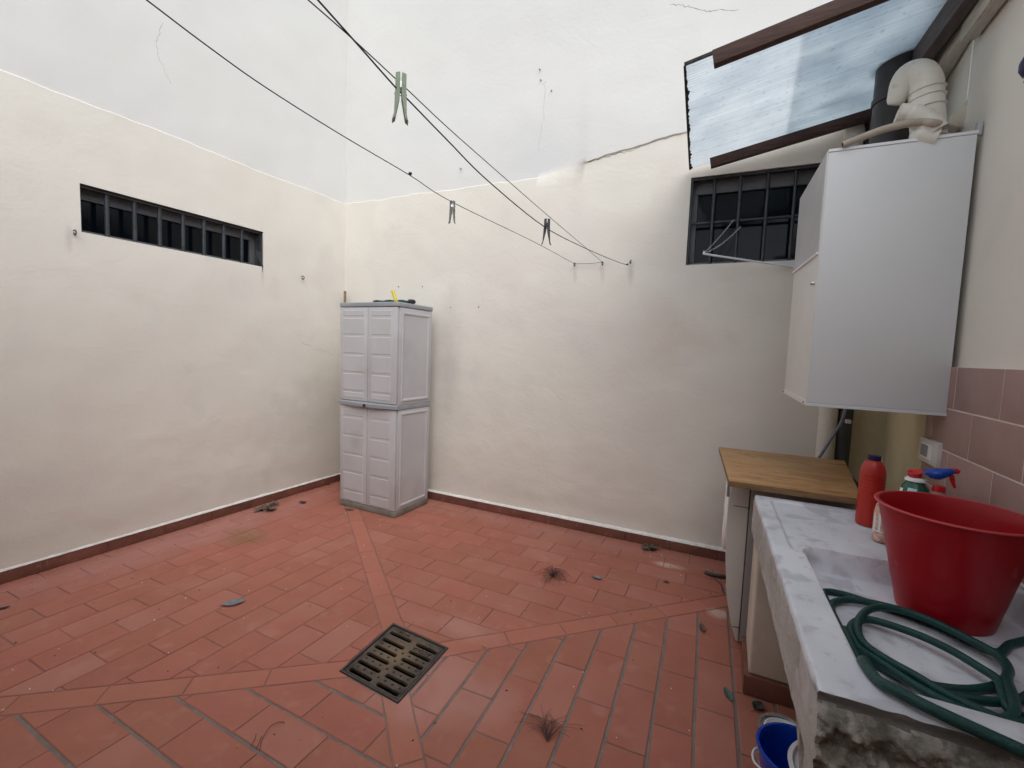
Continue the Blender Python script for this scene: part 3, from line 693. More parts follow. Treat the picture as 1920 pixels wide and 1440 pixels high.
ue = [.945, 1.010, 1.165, 1.318, 1.475, 1.625, 1.69]; le = [.06, .155, .318, .472, .632, .79, .865]
for (u0, u1) in ((.006, .494), (.500, .985)):
    cdoor(u0, u1, .926, 1.698, ue); cdoor(u0, u1, .054, .880, le)
for (z0, z1) in ((.075, .855), (.945, 1.665)):
    m = MB(); P = []
    xo = lambda v, z, o: cq(1, v, z)+Vector((o, 0, 0))
    for (v0, v1, a, b_, o) in ((.10, .92, z0, z1, .0), (.11, .91, z0+.004, z1-.004, .008), (.135, .885, z0+.016, z1-.016, .008), (.165, .855, z0+.026, z1-.026, .0008)):
        P += [xo(v0, a, o), xo(v1, a, o), xo(v1, b_, o), xo(v0, b_, o)]
    m.add(P, [(0+4*k+i, 4*k+(i+1) % 4, 4*k+4+(i+1) % 4, 4*k+4+i) for k in range(3) for i in range(4)]+[(12, 13, 14, 15)])
    m.build('side_panel', 'cabinet_plastic', cb, smooth=20)
m1 = MB(); c = cq(.5, -.075, .897); m1.lathe([(0, 0), (.012, 0), (.013, .006), (.010, .014), (0, .016)], c, 12, M=Matrix.Rotation(R_(90), 4, 'X')); m1.build('lock', 'black_rubber', cb, smooth=40)
# things lying on the cabinet
zc = 1.7705
a, b_ = hz((704, 559), zc+.012), hz((781, 565), zc+.02)
gr = thing('folded_umbrella', 'dark green folded umbrella with a black end lying on top of the cabinet', 'umbrella')
def lie(px, z): return hy(px, -.42)
pa, pb = Vector((.80, -.44, zc+.016)), Vector((1.135, -.34, zc+.022))
m = MB(); m.tube([pa.lerp(pb, t)+Vector((0, 0, .004*math.sin(t*20))) for t in [i/12 for i in range(13)]], [.010+.012*math.sin(math.pi*min(1, t*.6+.15)) for t in [i/12 for i in range(13)]], 10, flat=.7); m.build('canopy_cloth', 'green_cloth', gr, smooth=40)
m = MB(); m.tube([pb-(pb-pa)*.10, pb+(pb-pa)*.02, pb+(pb-pa)*.06], [.022, .021, .012], 12); m.build('handle', 'black_rubber', gr, smooth=50)
yc = thing('hose_connector', 'yellow plastic hose connector standing on the green umbrella on the cabinet', 'connector')
p0 = hy((744, 558), -.44); p1 = hy((736, 545), -.44); p0.z = zc+.006
ax = (p1-p0).normalized(); m = MB(); m.tube([p0-ax*.005, p0+ax*.02, p0+ax*.021, p1, p1+ax*.003], [.010, .011, .015, .014, .010], 14); m.build('body', 'yellow_plastic', yc, smooth=40)
m = MB(); m.tube([p0+ax*.012, p0+ax*.017], .0175, 14); m.build('collar', 'yellow_plastic', yc, smooth=40)
s0 = Vector((.075, -.07, 0)); stp = hy((647, 546), -.07)
MB().tube([Vector((stp.x+.0, -.07, 0.0)), stp], .013, 10).build('wooden_stick', 'stick', smooth=50, label='wooden stick leaning upright in the corner behind the cabinet', cat='stick')

# ------------------------------------------------------------------ boiler
bo = thing('wall_boiler', 'large white boiler housing hung on the right wall above the sink', 'boiler')
c = [Vector((3.887, -1.123, 1.229)), Vector((4.357, -1.123, 1.229)), Vector((4.357, -.63, 1.246)), Vector((3.850, -.63, 1.246)),
     Vector((3.887, -1.123, 2.306)), Vector((4.357, -1.123, 2.306)), Vector((4.357, -.63, 2.27)), Vector((3.850, -.63, 2.27))]
MB().hexa(c).build('housing', 'boiler_side', bo, bevel=.003, smooth=40)
MB().box((3.891, -1.127, 1.243), (4.3545, -1.1235, 2.296)).build('front_panel', 'boiler_enamel', bo, bevel=.002, smooth=40)
MB().box((3.889, -1.130, 2.297), (4.358, -1.1215, 2.309)).build('top_lip', 'white_metal', bo, bevel=.002)
MB().box((3.889, -1.131, 1.227), (4.356, -1.1215, 1.241)).build('bottom_lip', 'boiler_enamel', bo, bevel=.002)
def lf(y, z, o): # on left face
    t = (y+1.123)/.493; return Vector((3.887-.037*t-o, y, z))
zs1 = hx((1532, 475), 3.885).z
zsn = hy((1532, 475), -1.11).z
m = MB(); m.hexa([lf(y, z+(0 if z < 2 else (-.036*(y+1.123)/.493)), o) for z in (zsn, 2.297) for (y, o) in ((-1.112, -.001), (-1.112, .003), (-.64, .003), (-.64, -.001))]); m.build('side_panel', 'boiler_grey', bo, bevel=.001, label='greyer upper side panel')
m = MB(); m.hexa([lf(y, z, o) for z in (zsn-.006, zsn+.003) for (y, o) in ((-1.116, -.001), (-1.116, .009), (-.64, .009), (-.64, -.001))]); m.build('seam_strip', 'white_metal', bo, bevel=.001)
m = MB(); m.hexa([lf(y, z+.017*(y+1.123)/.493, o) for z in (1.230, 1.250) for (y, o) in ((-1.118, -.001), (-1.118, .004), (-.632, .004), (-.632, -.001))]); m.build('bottom_strip', 'boiler_side', bo, bevel=.0015)
p = lf(-1.085, hy((1523, 531), -1.085).z, .0); MB().lathe([(0, .014), (.007, .014), (.0085, .010), (.0085, 0)], p, 12, M=Matrix.Rotation(R_(-90), 4, 'Y')).build('knob', 'steel', bo, smooth=40)
for y, z in ((-1.10, 1.240), (-.65, 1.256)):
    MB().lathe([(0, .006), (.003, .005), (.0035, 0)], lf(y, z, .003), 8, M=Matrix.Rotation(R_(-90), 4, 'Y')).build('screw', 'rust', bo)
tb = MB(); a = hy((1843, 245), -1.118); tb.hexa([Vector((x, y, z)) for (z, q) in ((2.296, 0), (2.345, .004)) for (x, y) in ((4.352+q, -1.118), (4.370, -1.118), (4.370, -1.10), (4.352+q, -1.10))]); tb.build('mounting_tab', 'boiler_grey', bo)
MB().box((4.357, -1.06, 1.24), (4.364, -.70, 2.26)).build('gap_shade', 'void_dark', bo)  # black filler standing in for the shade in the gap at the wall

# flue and air pipes on the boiler
YP = -.60
fl = thing('exhaust_flue', 'dark brown flue pipe rising through the plastic roof behind the boiler', 'flue pipe')
fc = hy((1679, 215), YP); ZFL = 2.735+.19*(fc.x-3.37)/1.0*.9; fr_ = rad(fc, 36)
MB().lathe([(fr_, 0), (fr_, 2.70-2.29), (fr_*1.07, 2.70-2.29+.003), (fr_*1.07, 2.70-2.29+.028), (fr_, 2.70-2.29+.03), (fr_, ZFL-2.275+.03), (0, ZFL-2.275+.03)], (fc.x, YP, 2.275), 32).build('flue_tube', 'flue_brown', fl, smooth=40)
MB().box((fc.x-.10, YP-.09, 2.268), (fc.x+.09, YP+.10, 2.31)).build('flue_base', 'flue_brown', fl, bevel=.008, smooth=40)
el = thing('air_pipe', 'cream plastic pipe bending over like a cane on top of the boiler', 'pipe')
YE = -1.03
pp = [(1741, 262, 27), (1739, 225, 27), (1737, 190, 27), (1736, 160, 27), (1728, 143, 26), (1716, 139, 25), (1703, 144, 24), (1694, 157, 22), (1687, 174, 19), (1680, 190, 15), (1677, 197, 11)]
P = [hy((x, y), YE+(.004*i if i > 4 else 0)) for i, (x, y, r) in enumerate(pp)]; RR = [rad(p, r*.97) for p, (x, y, r) in zip(P, pp)]
Pc = crom(P, 4); Rc = [RR[min(len(RR)-1, i//4)]*(1-(i % 4)/4)+RR[min(len(RR)-1, i//4+1)]*((i % 4)/4) for i in range(len(Pc))]
MB().tube(Pc, Rc, 22).build('bend', 'pvc_white', el, smooth=60)
for (x, y) in ((1738, 186), (1738, 172), (1739, 205)):
    q = hy((x, y), YE); dq = (P[2]-P[1]).normalized(); r_ = rad(q, 27.5); MB().tube([q-dq*.004, q, q+dq*.004], [r_*.95, r_*1.04, r_*.95], 22).build('joint_ring', 'pvc_white', el, smooth=60)
it = thing('air_intake', 'short cream pipe with a honeycomb grille, lying on the boiler top', 'pipe')
P = [hy(p, YE-.075) for p in ((1752, 250), (1738, 232), (1718, 219), (1700, 214), (1684, 213))]; r_ = rad(P[-1], 17)
MB().tube(crom(P, 5), [r_*1.25]*6+[r_*1.1]*8+[r_]*7, 20, caps=False).build('elbow', 'pvc_white', it, smooth=60)
MB().tube([P[0]+Vector((.005, 0, -.02)), P[0]+Vector((-.05, 0, .0)), P[0]+Vector((-.075, 0, .004))], [r_*1.1, r_*1.0, r_*.4], 16).build('saddle', 'pvc_white', it, smooth=60)
ax = (P[-1]-P[-2]).normalized(); s1 = ax.cross(Vector((0, 0, 1))).normalized(); s2 = s1.cross(ax); gm = MB(); hs_ = r_/3.1
MB().tube([P[-1]-ax*.012, P[-1]-ax*.010], r_*.97, 16).build('grille_back', 'void_dark', it)
for i in range(-4, 5):
    for j in range(-4, 5):
        cx_, cy_ = (i+.5*(j % 2))*hs_*.95, j*hs_*.83
        if math.hypot(cx_, cy_) < r_*.9:
            ring_ = [P[-1]+s1*(cx_+hs_*.5*math.cos(R_(60*k+30)))+s2*(cy_+hs_*.5*math.sin(R_(60*k+30))) for k in range(7)]
            gm.tube(ring_, hs_*.17, 4, caps=False)
gm.build('grille', 'pvc_white', it, kind='stuff')
bh = thing('drain_hose', 'beige flexible tube curving from the wall over the front of the boiler top', 'hose')
P = [hy(p, -1.135-.0) for p in ((1580, 272), (1605, 262), (1650, 245), (1695, 233), (1730, 229), (1760, 233))]+[hx((1795, 246), 4.385)]
P = crom(P, 6); r_ = rad(P[6], 6.5)
MB().tube(P, [r_]*(len(P)), 12).build('hose_tube', 'hose_beige', bh, smooth=60)
MB().tube([P[0]+(P[0]-P[1])*.08, P[0]+(P[0]-P[1])*.1], r_*.7, 10).build('hose_mouth', 'void_dark', bh)
# crumbled plaster plug where the pipes enter
m = MB(); c0 = hx((1790, 232), 4.372); n1, n2 = 22, 14
for i in range(n1+1):
    for j in range(n2+1):
        u, v = i/n1*2-1, j/n2*2-1; e = max(0, 1-u*u-v*v); q = c0+Vector((0, u*.09, v*.055)); q.x -= .0+.035*e**.6*(.6+.8*abs(noise.noise(q*22)))-.006
        m.v.append(tuple(q))
for i in range(n1):
    for j in range(n2): m.f.append((i*(n2+1)+j, (i+1)*(n2+1)+j, (i+1)*(n2+1)+j+1, i*(n2+1)+j+1)); m.mi.append(0)
m.build('plaster_patch', 'plaster_pier', right, smooth=60)

# corner pipes
def vpipe(name, px, y, pxr, m, z0, z1, label, rings=()):
    p = hy(px, y); r = rad(p, pxr); t = thing(name, label, 'pipe')
    MB().tube([(p.x, y, z0), (p.x, y, z1)], r, 20).build('pipe_tube', m, t, smooth=60)
    for z in rings: MB().tube([(p.x, y, z-.03), (p.x, y, z+.03)], r*1.1, 20).build('collar', m, t, bevel=.003, smooth=60)
    return t, p, r
rp, pr_, rr_ = vpipe('rain_pipe', (1552, 790), -.062, 15, 'pvc_white', .0, HW-.05, 'pale round downpipe in the corner left of the dark grey pipe', (2.78,))
gp, pg_, rg_ = vpipe('waste_pipe', (1583, 800), -.052, 12, 'pvc_grey', .0, 2.95, 'dark grey pipe in the corner between the pale pipe and the yellow wall')
q = hy((1590, 790), -.10); MB().box((q.x-.014, -.125, q.z-.011), (q.x+.012, -.09, q.z+.011)).build('pipe_clip', 'switch_plastic', gp, bevel=.002)
cd = [hy(p, yy) for p, yy in (((1590, 745), -.20), (1580, 790) and ((1578, 790), -.19), ((1560, 820), -.17), ((1537, 856), -.15), ((1520, 880), -.14))]
MB().tube(crom(cd, 5), .0085, 10).build('flexible_conduit', 'conduit', smooth=60, label='blue grey ribbed conduit slanting down from the boiler to the washing machine', cat='conduit')

# ------------------------------------------------------------------ drying rack below the barred window
dk = thing('drying_rack', 'folding white rack arm held by two thin chains in front of the barred window', 'drying rack')
tip = hy((1319, 476), -.26); rend = hy((1496, 502), -.03)
MB().tube([tip, rend], .0065, 10).build('arm', 'white_metal', dk, smooth=60)
MB().tube([tip+Vector((0, 0, -.002)), tip+Vector((.004, .004, .018))], .0055, 10).build('tip_hook', 'white_metal', dk, smooth=60)
r2 = hy((1500, 487), -.03); r1 = hy((1430, 490), -.03)
mb = MB(); e1 = tip.lerp(rend, .62); mb.add([e1, rend, r2, e1+Vector((0, 0, -.004)), rend+Vector((0, 0, -.004)), r2+Vector((0, 0, -.004))], [(0, 1, 2), (5, 4, 3), (0, 3, 4, 1), (1, 4, 5, 2), (2, 5, 3, 0)]); mb.build('flap', 'white_metal', dk)
for pxe, sg in (((1376, 412), .6), ((1389, 425), 1.6)):
    e = hy(pxe, .025); n = 26; m = MB()
    pts = [tip.lerp(e, i/n)+Vector((0, 0, -.014*sg*math.sin(math.pi*i/n))) for i in range(n+1)]
    for i in range(n):
        a, b_ = pts[i], pts[i+1]; d = (b_-a); l = d.length*.62; d.normalize(); s_ = d.cross(Vector((0, 0, 1))).normalized(); u_ = s_.cross(d)
        sd_ = s_ if i % 2 else u_; c_ = (a+b_)/2; lk = [c_+d*l*math.cos(R_(60*k))+sd_*l*.42*math.sin(R_(60*k)) for k in range(7)]; m.tube(lk, .0011, 4, caps=False)
    m.build('chain', 'steel', dk, kind='stuff')

# ------------------------------------------------------------------ plastic roof on dark rafters
cn = thing('lean_to_roof', 'small lean-to roof of clouded plastic sheet on dark brown rafters above the boiler', 'canopy')
e_ = Vector((-.0476, .9989, 0)).normalized(); r_dir = Vector((.985, -.039, .169)).normalized()
tf = hy((1330, 318), -.10); tn = hz((1334, 132), tf.z)
RH = .062
for t0, w_ in ((tf, .036), (tn, .040)):
    ln = (4.24-t0.x)/r_dir.x; o_ = Vector((0, 0, RH)) + Vector((0, -w_/2, 0))
    MB().beam(t0+o_, t0+o_+r_dir*ln, w_, RH).build('rafter', 'wood_dark', cn, bevel=.003, smooth=35)
nrm_ = e_.cross(r_dir).normalized(); nrm_ = nrm_ if nrm_.z > 0 else -nrm_
zs_ = RH+.002
cfar = tf+Vector((0, 0, zs_)); 
A = hit((1293, 318), nrm_, nrm_.dot(cfar)); B = hit((1283, 122), nrm_, nrm_.dot(cfar))
A = A+e_*.0; lnr = (4.30-A.x)/r_dir.x
sh = MB(); n1, n2 = 60, 2
loc = A.copy(); 
vx, vy = r_dir, (B-A); thick = nrm_*.008
for s_ in (0, 1):
    b0 = len(sh.v)
    for i in range(n1+1):
        for j in range(25):
            sag = -.006*math.sin(math.pi*i/n1)-.004*math.sin(math.pi*j/24)
            p = vx*(lnr*i/n1)+vy*(j/24)+nrm_*(sag*.3)+thick*s_; sh.v.append(tuple(p))
    for i in range(n1):
        for j in range(24):
            a = b0+i*25+j; sh.f.append((a, a+1, a+26, a+25)); sh.mi.append(0)
so_ = MB(); so_.v = sh.v; so_.f = sh.f; so_.mi = sh.mi
sheet = so_.build('roof_sheet', 'polycarbonate', cn, smooth=40); 
# put sheet in its own frame so the flutes run along the slope
fx = r_dir; fz = nrm_; fy = fz.cross(fx); Rm = Matrix((fx, fy, fz)).transposed().to_4x4(); Ri = Rm.inverted()
for v in sheet.data.vertices: v.co = Ri @ v.co
sheet.matrix_world = Matrix.Translation(loc) @ Rm
s0_ = (hit((1493, 160), nrm_, nrm_.dot(cfar))-loc).dot(r_dir)
s2 = MB()
for q_ in (0, 1):
    b0 = len(s2.v)
    for i in range(31):
        for j in range(13): s2.v.append((s0_+(lnr-s0_)*i/30, (Ri @ (vy*(j/12))).y, .0125+.006*q_))
    for i in range(30):
        for j in range(12): a = b0+i*13+j; s2.f.append((a, a+1, a+14, a+13)); s2.mi.append(0)
sh2 = s2.build('roof_sheet', 'polycarbonate', cn, smooth=40, label='second overlapping sheet nearer the wall'); sh2.matrix_world = Matrix.Translation(loc) @ Rm
rb = MB()
for j in range(0, 60):
    a = loc+vy*((j+.5)/60)+nrm_*(-.0005); rb.beam(a, a+r_dir*lnr, .0011, .0008, up=nrm_)
rb.build('flute_rib', 'pvc_blue', cn, kind='stuff')
# dirty ragged tape on the free edges
def ragged(p, q, inward, wmin, wvar, seed):
    m = MB(); n = 70; v = []
    for i in range(n+1):
        c = p.lerp(q, i/n); wd = wmin+wvar*(abs(noise.noise(Vector((i*.9, seed, 0))))+abs(noise.noise(Vector((i*.31, seed, 4)))))
        m.v += [tuple(c-inward*.003+nrm_*.010), tuple(c-inward*.003-nrm_*.0035), tuple(c+inward*wd-nrm_*.0035), tuple(c+inward*wd-nrm_*.0022)]
    for i in range(n):
        for k in range(3): a = i*4+k; m.f.append((a, a+1, a+5, a+4)); m.mi.append(0)
    return m.build('edge_tape', 'edge_dirt', cn)
ragged(A, B, r_dir, .006, .018, 1); ragged(B, B+r_dir*.12, -vy.normalized(), .003, .006, 5)
pu = Vector((4.25, -.30, 2.875)); MB().beam(pu-e_*(-.2), pu-e_*3.0, .05, .10).build('purlin', 'wood_purlin', cn, bevel=.003)
z0 = 2.700; tr = MB()
tr.hexa([Vector((xw(y)-q, y, z+(.0 if y > -2 else -.03))) for z in (2.715, 2.86) for (q, y) in ((.045, -.98), (.045, -3.7), (-.005, -3.7), (-.005, -.98))]); tr.build('wall_plate', 'wood_trim', cn, bevel=.008, smooth=40)
tr = MB(); tr.hexa([Vector((xw(y)-q, y, z)) for z in (2.75, 2.86) for (q, y) in ((.035, -.50), (.035, -.979), (-.005, -.979), (-.035, -.50))]); tr.build('wall_plate', 'wood_trim', cn, bevel=.008, smooth=40, label='shorter wall plate above the cream pipe')
tr = MB(); tr.hexa([Vector((xw(y)-q, y, z)) for z in (2.853, 2.99) for (q, y) in ((.10, -.3), (.10, -3.6), (-.005, -3.6), (-.005, -.3))]); tr.build('ridge_board', 'wood_dark', cn, bevel=.004, smooth=40)
lp = thing('wall_lamp', 'dark blue round fitting on the right wall at the edge of view', 'wall fitting')
p = hx((1931, 125), 4.34); 
MB().lathe([(0, .04), (.016, .034), (.024, .015), (.024, -.008), (.015, -.026), (.0, -.03)], p, 16).build('body', 'cap_navy', lp, smooth=60)
MB().lathe([(0, -.028), (.009, -.032), (.010, -.043), (0, -.05)], p, 12).build('tip', 'black_rubber', lp, smooth=60)
MB().tube([p, p+Vector((.05, 0, 0))], .01, 10).build('arm', 'black_rubber', lp)

# ------------------------------------------------------------------ switch
sw = thing('wall_switch', 'white framed grey rocker switch on the edge of the pink tiles', 'switch')
MB().box((4.340, -1.125, 1.018), (4.366, -.938, 1.118)).build('frame', 'switch_plastic', sw, bevel=.005, smooth=40)
MB().box((4.336, -1.075, 1.036), (4.3405, -.972, 1.100)).build('surround', 'label_white', sw, bevel=.003)
MB().box((4.332, -1.045, 1.045), (4.3365, -.982, 1.093)).build('rocker', 'switch_grey', sw, bevel=.002)

# ------------------------------------------------------------------ washing machine and its board
wm = thing('washing_machine', 'white front loading washing machine standing under the wooden board', 'washing machine')
X0, Y0, Y1, ZT = 3.678, -1.010, -.415, .835
m = MB(); m.box((3.709, Y0, .02), (4.20, Y1, ZT)); m.build('body', 'washer_grey', wm, bevel=.006, smooth=40)
m = MB(); pf = [(3.706, .018), (3.694, .02), (3.668, .10), (3.640, .23), (3.622, .418), (3.615, .553), (3.615, .70), (3.624, .79), (3.640, ZT-.002), (3.706, ZT-.002)]
pr = [[Vector((x, y, z)) for x, z in pf] for y in (Y0+.001, Y1-.001)]
n = len(pf); m.add(pr[0]+pr[1], [(i, (i+1) % n, n+(i+1) % n, n+i) for i in range(n)]+[tuple(range(n)), tuple(range(2*n-1, n-1, -1))]); m.build('front_panel', 'washer_enamel', wm, bevel=.006, seg=3, smooth=35)
m = MB(); m.box((3.675, Y0-.0005, .088), (3.706, Y1-.01, .091)); m.build('kick_seam', 'black_rubber', wm)
cy_, cz_ = (Y0+Y1)/2, .56
MR = Matrix.Rotation(R_(-90), 4, 'Y')
MB().lathe([(.15, -.01), (.19, -.006), (.192, .006), (.175, .018), (.145, .018), (.135, .008)], (3.621, cy_, cz_), 40, M=MR).build('door', 'door_white', wm, smooth=40)
MB().lathe([(.136, .006), (.10, .012), (.05, .016), (0, .018)], (3.621, cy_, cz_), 40, M=MR).build('door_glass', 'dark_glass', wm, smooth=60)
MB().box((3.606, Y0+.03, .73), (3.618, Y0+.075, .80)).build('control_knob', 'switch_grey', wm, bevel=.003)
MB().box((3.634, Y0+.10, .20), (3.642, Y0+.16, .23)).build('badge', 'washer_grey', wm, bevel=.001)
MB().box((3.64, Y0-.0005, .698), (3.706, Y0+.002, .701)).build('panel_seam', 'black_rubber', wm)
bz = .87
wb = [hz(p, bz) for p in ((1367, 901), (1612, 935), (1566, 860), (1348, 838))]
wb[1] = Vector((4.10, -1.205, bz)); wb[2] = Vector((4.20, -.36, bz))
mb = MB(); mb.hexa([v+Vector((0, 0, -.028)) for v in wb]+wb)
bd = mb.build('wooden_board', ['pine_board', 'pine_edge'], bevel=.003, smooth=35, label='worn pine board lying over the washing machine', cat='board')
for p in bd.data.polygons: p.material_index = 0 if p.normal.z > .8 else 1
MB().box((3.74, -.98, .8355), (4.18, -.45, .8415)).build('rubber_mat', 'black_rubber', label='thin dark mat between washing machine and wooden board', cat='mat')

# ------------------------------------------------------------------ marble sink on piers
sk = thing('marble_sink', 'long white marble sink with rough broken near end, under the boiler', 'sink')
SZ = .82; SB = .665
def XL(y): return 3.716+(-1.2-y)*.035
def sdf(x, y, x0, x1, y0, y1, r):
    cx, cy = (x0+x1)/2, (y0+y1)/2; hx_, hy_ = (x1-x0)/2-r, (y1-y0)/2-r; dx, dy = abs(x-cx)-hx_, abs(y-cy)-hy_
    return math.hypot(max(dx, 0), max(dy, 0))+min(max(dx, dy), 0)-r
YN = -2.49
def top_z(x, y):
    xl = XL(y); d = sdf(x-xl, y, .088, .595, YN+.072, -1.715, .06)
    z = SZ-.074*sm(0, -.026, d)
    if d < -.026: z -= .008*sm(-.026, -.20, d)
    d2 = sdf(x-xl, y, .055, .60, -1.80, -1.23, .03)
    z -= .0075*sm(.004, -.008, d2)*(1-sm(0, -.03, d))
    z -= .0018*abs(noise.noise(Vector((x*18, y*18, 0))))
    return z
NX, NY = 150, 200; m = MB(); idx = {}
for i in range(NX+1):
    for j in range(NY+1):
        y = -1.2+(YN+1.2)*j/NY; x = XL(y)+(4.352-XL(y))*i/NX
        yy = y
        if j == NY: yy += .004*noise.noise(Vector((x*30, 0, 2)))
        idx[i, j] = len(m.v); zt = top_z(x, y)
        if i == 0 or j == NY: zt -= .003+.003*abs(noise.noise(Vector((x*25, y*25, 1))))
        if i == 0: x += .0
        m.v.append((x, yy, zt))
for i in range(NX):
    for j in range(NY): m.f.append((idx[i, j], idx[i, j+1], idx[i+1, j+1], idx[i+1, j])); m.mi.append(0)
# left face
NZ = 16; prev = [idx[0, j] for j in range(NY+1)]
for k in range(1, NZ+1):
    cur = []
    for j in range(NY+1):
        y = -1.2+(YN+1.2)*j/NY; x = XL(y)-.0035*min(1, k/2)+.0025*noise.noise(Vector((y*10, k*.4, 7)))+.0012*noise.noise(Vector((y*40, k*1.4, 7))); z = (SZ-.006)-(SZ-SB)*k/NZ
        if j == NY: y += .004*noise.noise(Vector((k*.8, 0, 3)))
        cur.append(len(m.v)); m.v.append((x, y, z))
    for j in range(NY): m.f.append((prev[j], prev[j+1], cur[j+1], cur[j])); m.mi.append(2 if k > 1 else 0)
    if k == NZ: lastL = cur
    prev = cur
colL = [idx[0, NY]]+[None]*NZ
base_ = idx[NX, NY]+1
for k in range(1, NZ+1): colL[k] = base_+(k-1)*(NY+1)+NY
# rough near face, deeper below (undressed block)
NK = 84; SBN = .50; prev = [idx[i, NY] for i in range(NX+1)]
colprev = prev
for k in range(1, NK+1):
    cur = []
    for i in range(NX+1):
        t = k/NK; x = XL(YN)+(4.352-XL(YN))*i/NX; z = SZ-.006-(SZ-SBN-.035*noise.noise(Vector((x*7, 0, 4))))*t; p = Vector((x*12, z*12, 1.5))
        lt = t+.03*noise.noise(Vector((x*11, 3, 0)))+.02*noise.noise(Vector((x*40, 3, 0))); amt = sm(.05, .16, lt)
        rdg = 1-abs(noise.noise(p*1.7+Vector((0, 0, 4))))*2.2
        rel = .016+.045*max(0, lt)+.020*noise.noise(p)+.012*rdg+.010*noise.noise(p*4.3)+.006*noise.noise(p*9.7)+.003*noise.noise(p*21)
        y = YN+.003*sm(0, .05, t)-rel*amt-.010*math.exp(-((lt-.10)/.03)**2)
        cur.append(len(m.v)); m.v.append((x-(.003 if i == 0 else 0)+(.006*noise.noise(p*3) if i == 0 else 0), y, z))
    for i in range(NX): m.f.append((prev[i], cur[i], cur[i+1], prev[i+1])); lt_ = (k-.5)/NK+.03*noise.noise(Vector(((XL(YN)+(4.352-XL(YN))*i/NX)*11, 3, 0))); m.mi.append(3 if lt_ < .06 else 1)
    prev = cur
lastN = prev
# arris joining the left face to the broken end
jn = []
q_ = [idx[0, NY]]+[base_n for base_n in range(lastN[0], lastN[0]+1)]
col0 = [lastN[0]-(NK-k)*(NX+1) for k in range(1, NK+1)]
for v_ in col0:
    x_, y_, z_ = m.v[v_]; jn.append((v_, (XL(YN+.035)-.0062, YN+.035, z_)))
for (a_, pa_), (b2_, pb2_) in zip(jn, jn[1:]):
    m.add([m.v[a_], m.v[b2_], pb2_, pa_], [(0, 1, 2, 3)], 2)
# left return of the deeper near block
m.add([(XL(YN)+.001, YN+.03, SBN+.02), (XL(-2.30), -2.30, SB+.002), (XL(YN), YN+.002, SB+.01)], [(0, 1, 2)], 1)
bl_, br_ = (XL(-1.2), -1.2), (4.352, -1.2)
m.add([(XL(-1.2), -1.2, SZ), (4.352, -1.2, SZ), (4.352, -1.2, SB), (XL(-1.2)-.0035, -1.2, SB)], [(0, 1, 2, 3)], 0)
m.add([(XL(-1.2)-.0035, -1.2, SB), (4.352, -1.2, SB), (4.352, YN+.03, SB), (XL(YN), YN+.0, SB)], [(0, 1, 2, 3)], 0)
m.build('basin_block', ['marble', 'marble_rough', 'marble_side', 'marble_broken'], sk, smooth=45)
def pier(y0, y1, x0, lab):
    MB().box((x0+.016, y1+.016, .085), (4.36, y0, SB-.001)).build('pier', 'plaster_pier', sk, bevel=.012, seg=3, smooth=50, label=lab)
    MB().box((x0, y1, .0005), (4.36, y0, .084)).build('pier_skirting', 'skirting_tile', sk, bevel=.004, smooth=40)
pier(-1.06, -1.362, 3.718, 'plastered support next to the washing machine'); pier(-2.27, -2.445, 3.80, None)
MB().tube([(4.345, -1.25, .826), (4.343, -2.45, .826)], .006, 8).build('wall_sealant', 'white_grout', sk, smooth=60)

# ------------------------------------------------------------------ big red bucket
bk = thing('red_bucket', 'big round red plastic bucket standing in the marble sink', 'bucket')
BKC = (4.150, -1.850); BZ = top_z(*BKC)+.001
def tub(c, z, rb, rt, h, mats, parent, rim=.006, lipw=.006, thick=.004, n=56, name='shell', tilt=None):
    prof = [(0, .003), (rb-.006, .003), (rb, 0), (rb+.001, .004)]+[(rb+(rt-rb)*t, h*t) for t in [i/10 for i in range(1, 11)]]+[(rt+lipw, h+.001), (rt+lipw, h+.006), (rt-thick*.3, h+.007), (rt-thick, h+.002)]+[(rb+(rt-rb)*t-thick, h*t) for t in [i/10 for i in range(9, 0, -1)]]+[(rb-.006, .008), (0, .008)]
    return MB().lathe(prof, (c[0], c[1], z), n, M=tilt).build(name, mats, parent, smooth=35)
tub(BKC, BZ, .102, .162, .286, 'red_bucket', bk)
MB().tube([(BKC[0]+.1685*math.cos(a/20*math.pi), BKC[1]+.1685*math.sin(a/20*math.pi), BZ+.2905) for a in range(41)], .0028, 8, caps=False).build('rim', 'red_rim_highlight', bk, smooth=60)
MB().tube([(BKC[0]+.153*math.cos(a/20*math.pi), BKC[1]+.153*math.sin(a/20*math.pi), BZ+.251) for a in range(41)], .0022, 8, caps=False).build('inner_ledge', 'red_bucket', bk, smooth=60)

# ------------------------------------------------------------------ bottles on the sink
def ribs_bottle(c, z, R0, H):
    t = thing('bleach_bottle', 'orange red ribbed bottle with a navy cap, left of the big red bucket', 'bottle')
    prof = [(0, 0), (R0*.93, 0), (R0, .006)]; zz = .01
    while zz < H*.68:
        rib = zz > H*.36
        prof += [(R0, zz), (R0*(.975 if rib else 1), zz+.004), (R0*(.975 if rib else 1), zz+.009), (R0, zz+.013)]; zz += .014
    prof += [(R0, H*.72), (R0*.95, H*.79), (R0*.82, H*.86), (R0*.62, H*.915), (R0*.44, H*.935), (R0*.42, H*.95)]
    MB().lathe(prof, (c[0], c[1], z), 32).build('bottle_body', 'bottle_red', t, smooth=30)
    MB().lathe([(R0*.5, H*.935), (R0*.52, H*.94), (R0*.52, H*.998), (R0*.46, H), (0, H)], (c[0], c[1], z), 24).build('cap', 'cap_navy', t, smooth=35)
    return t
zt_ = .8155
ctr = hz((1634, 984), zt_); ctr = Vector((4.087, -1.358, zt_))
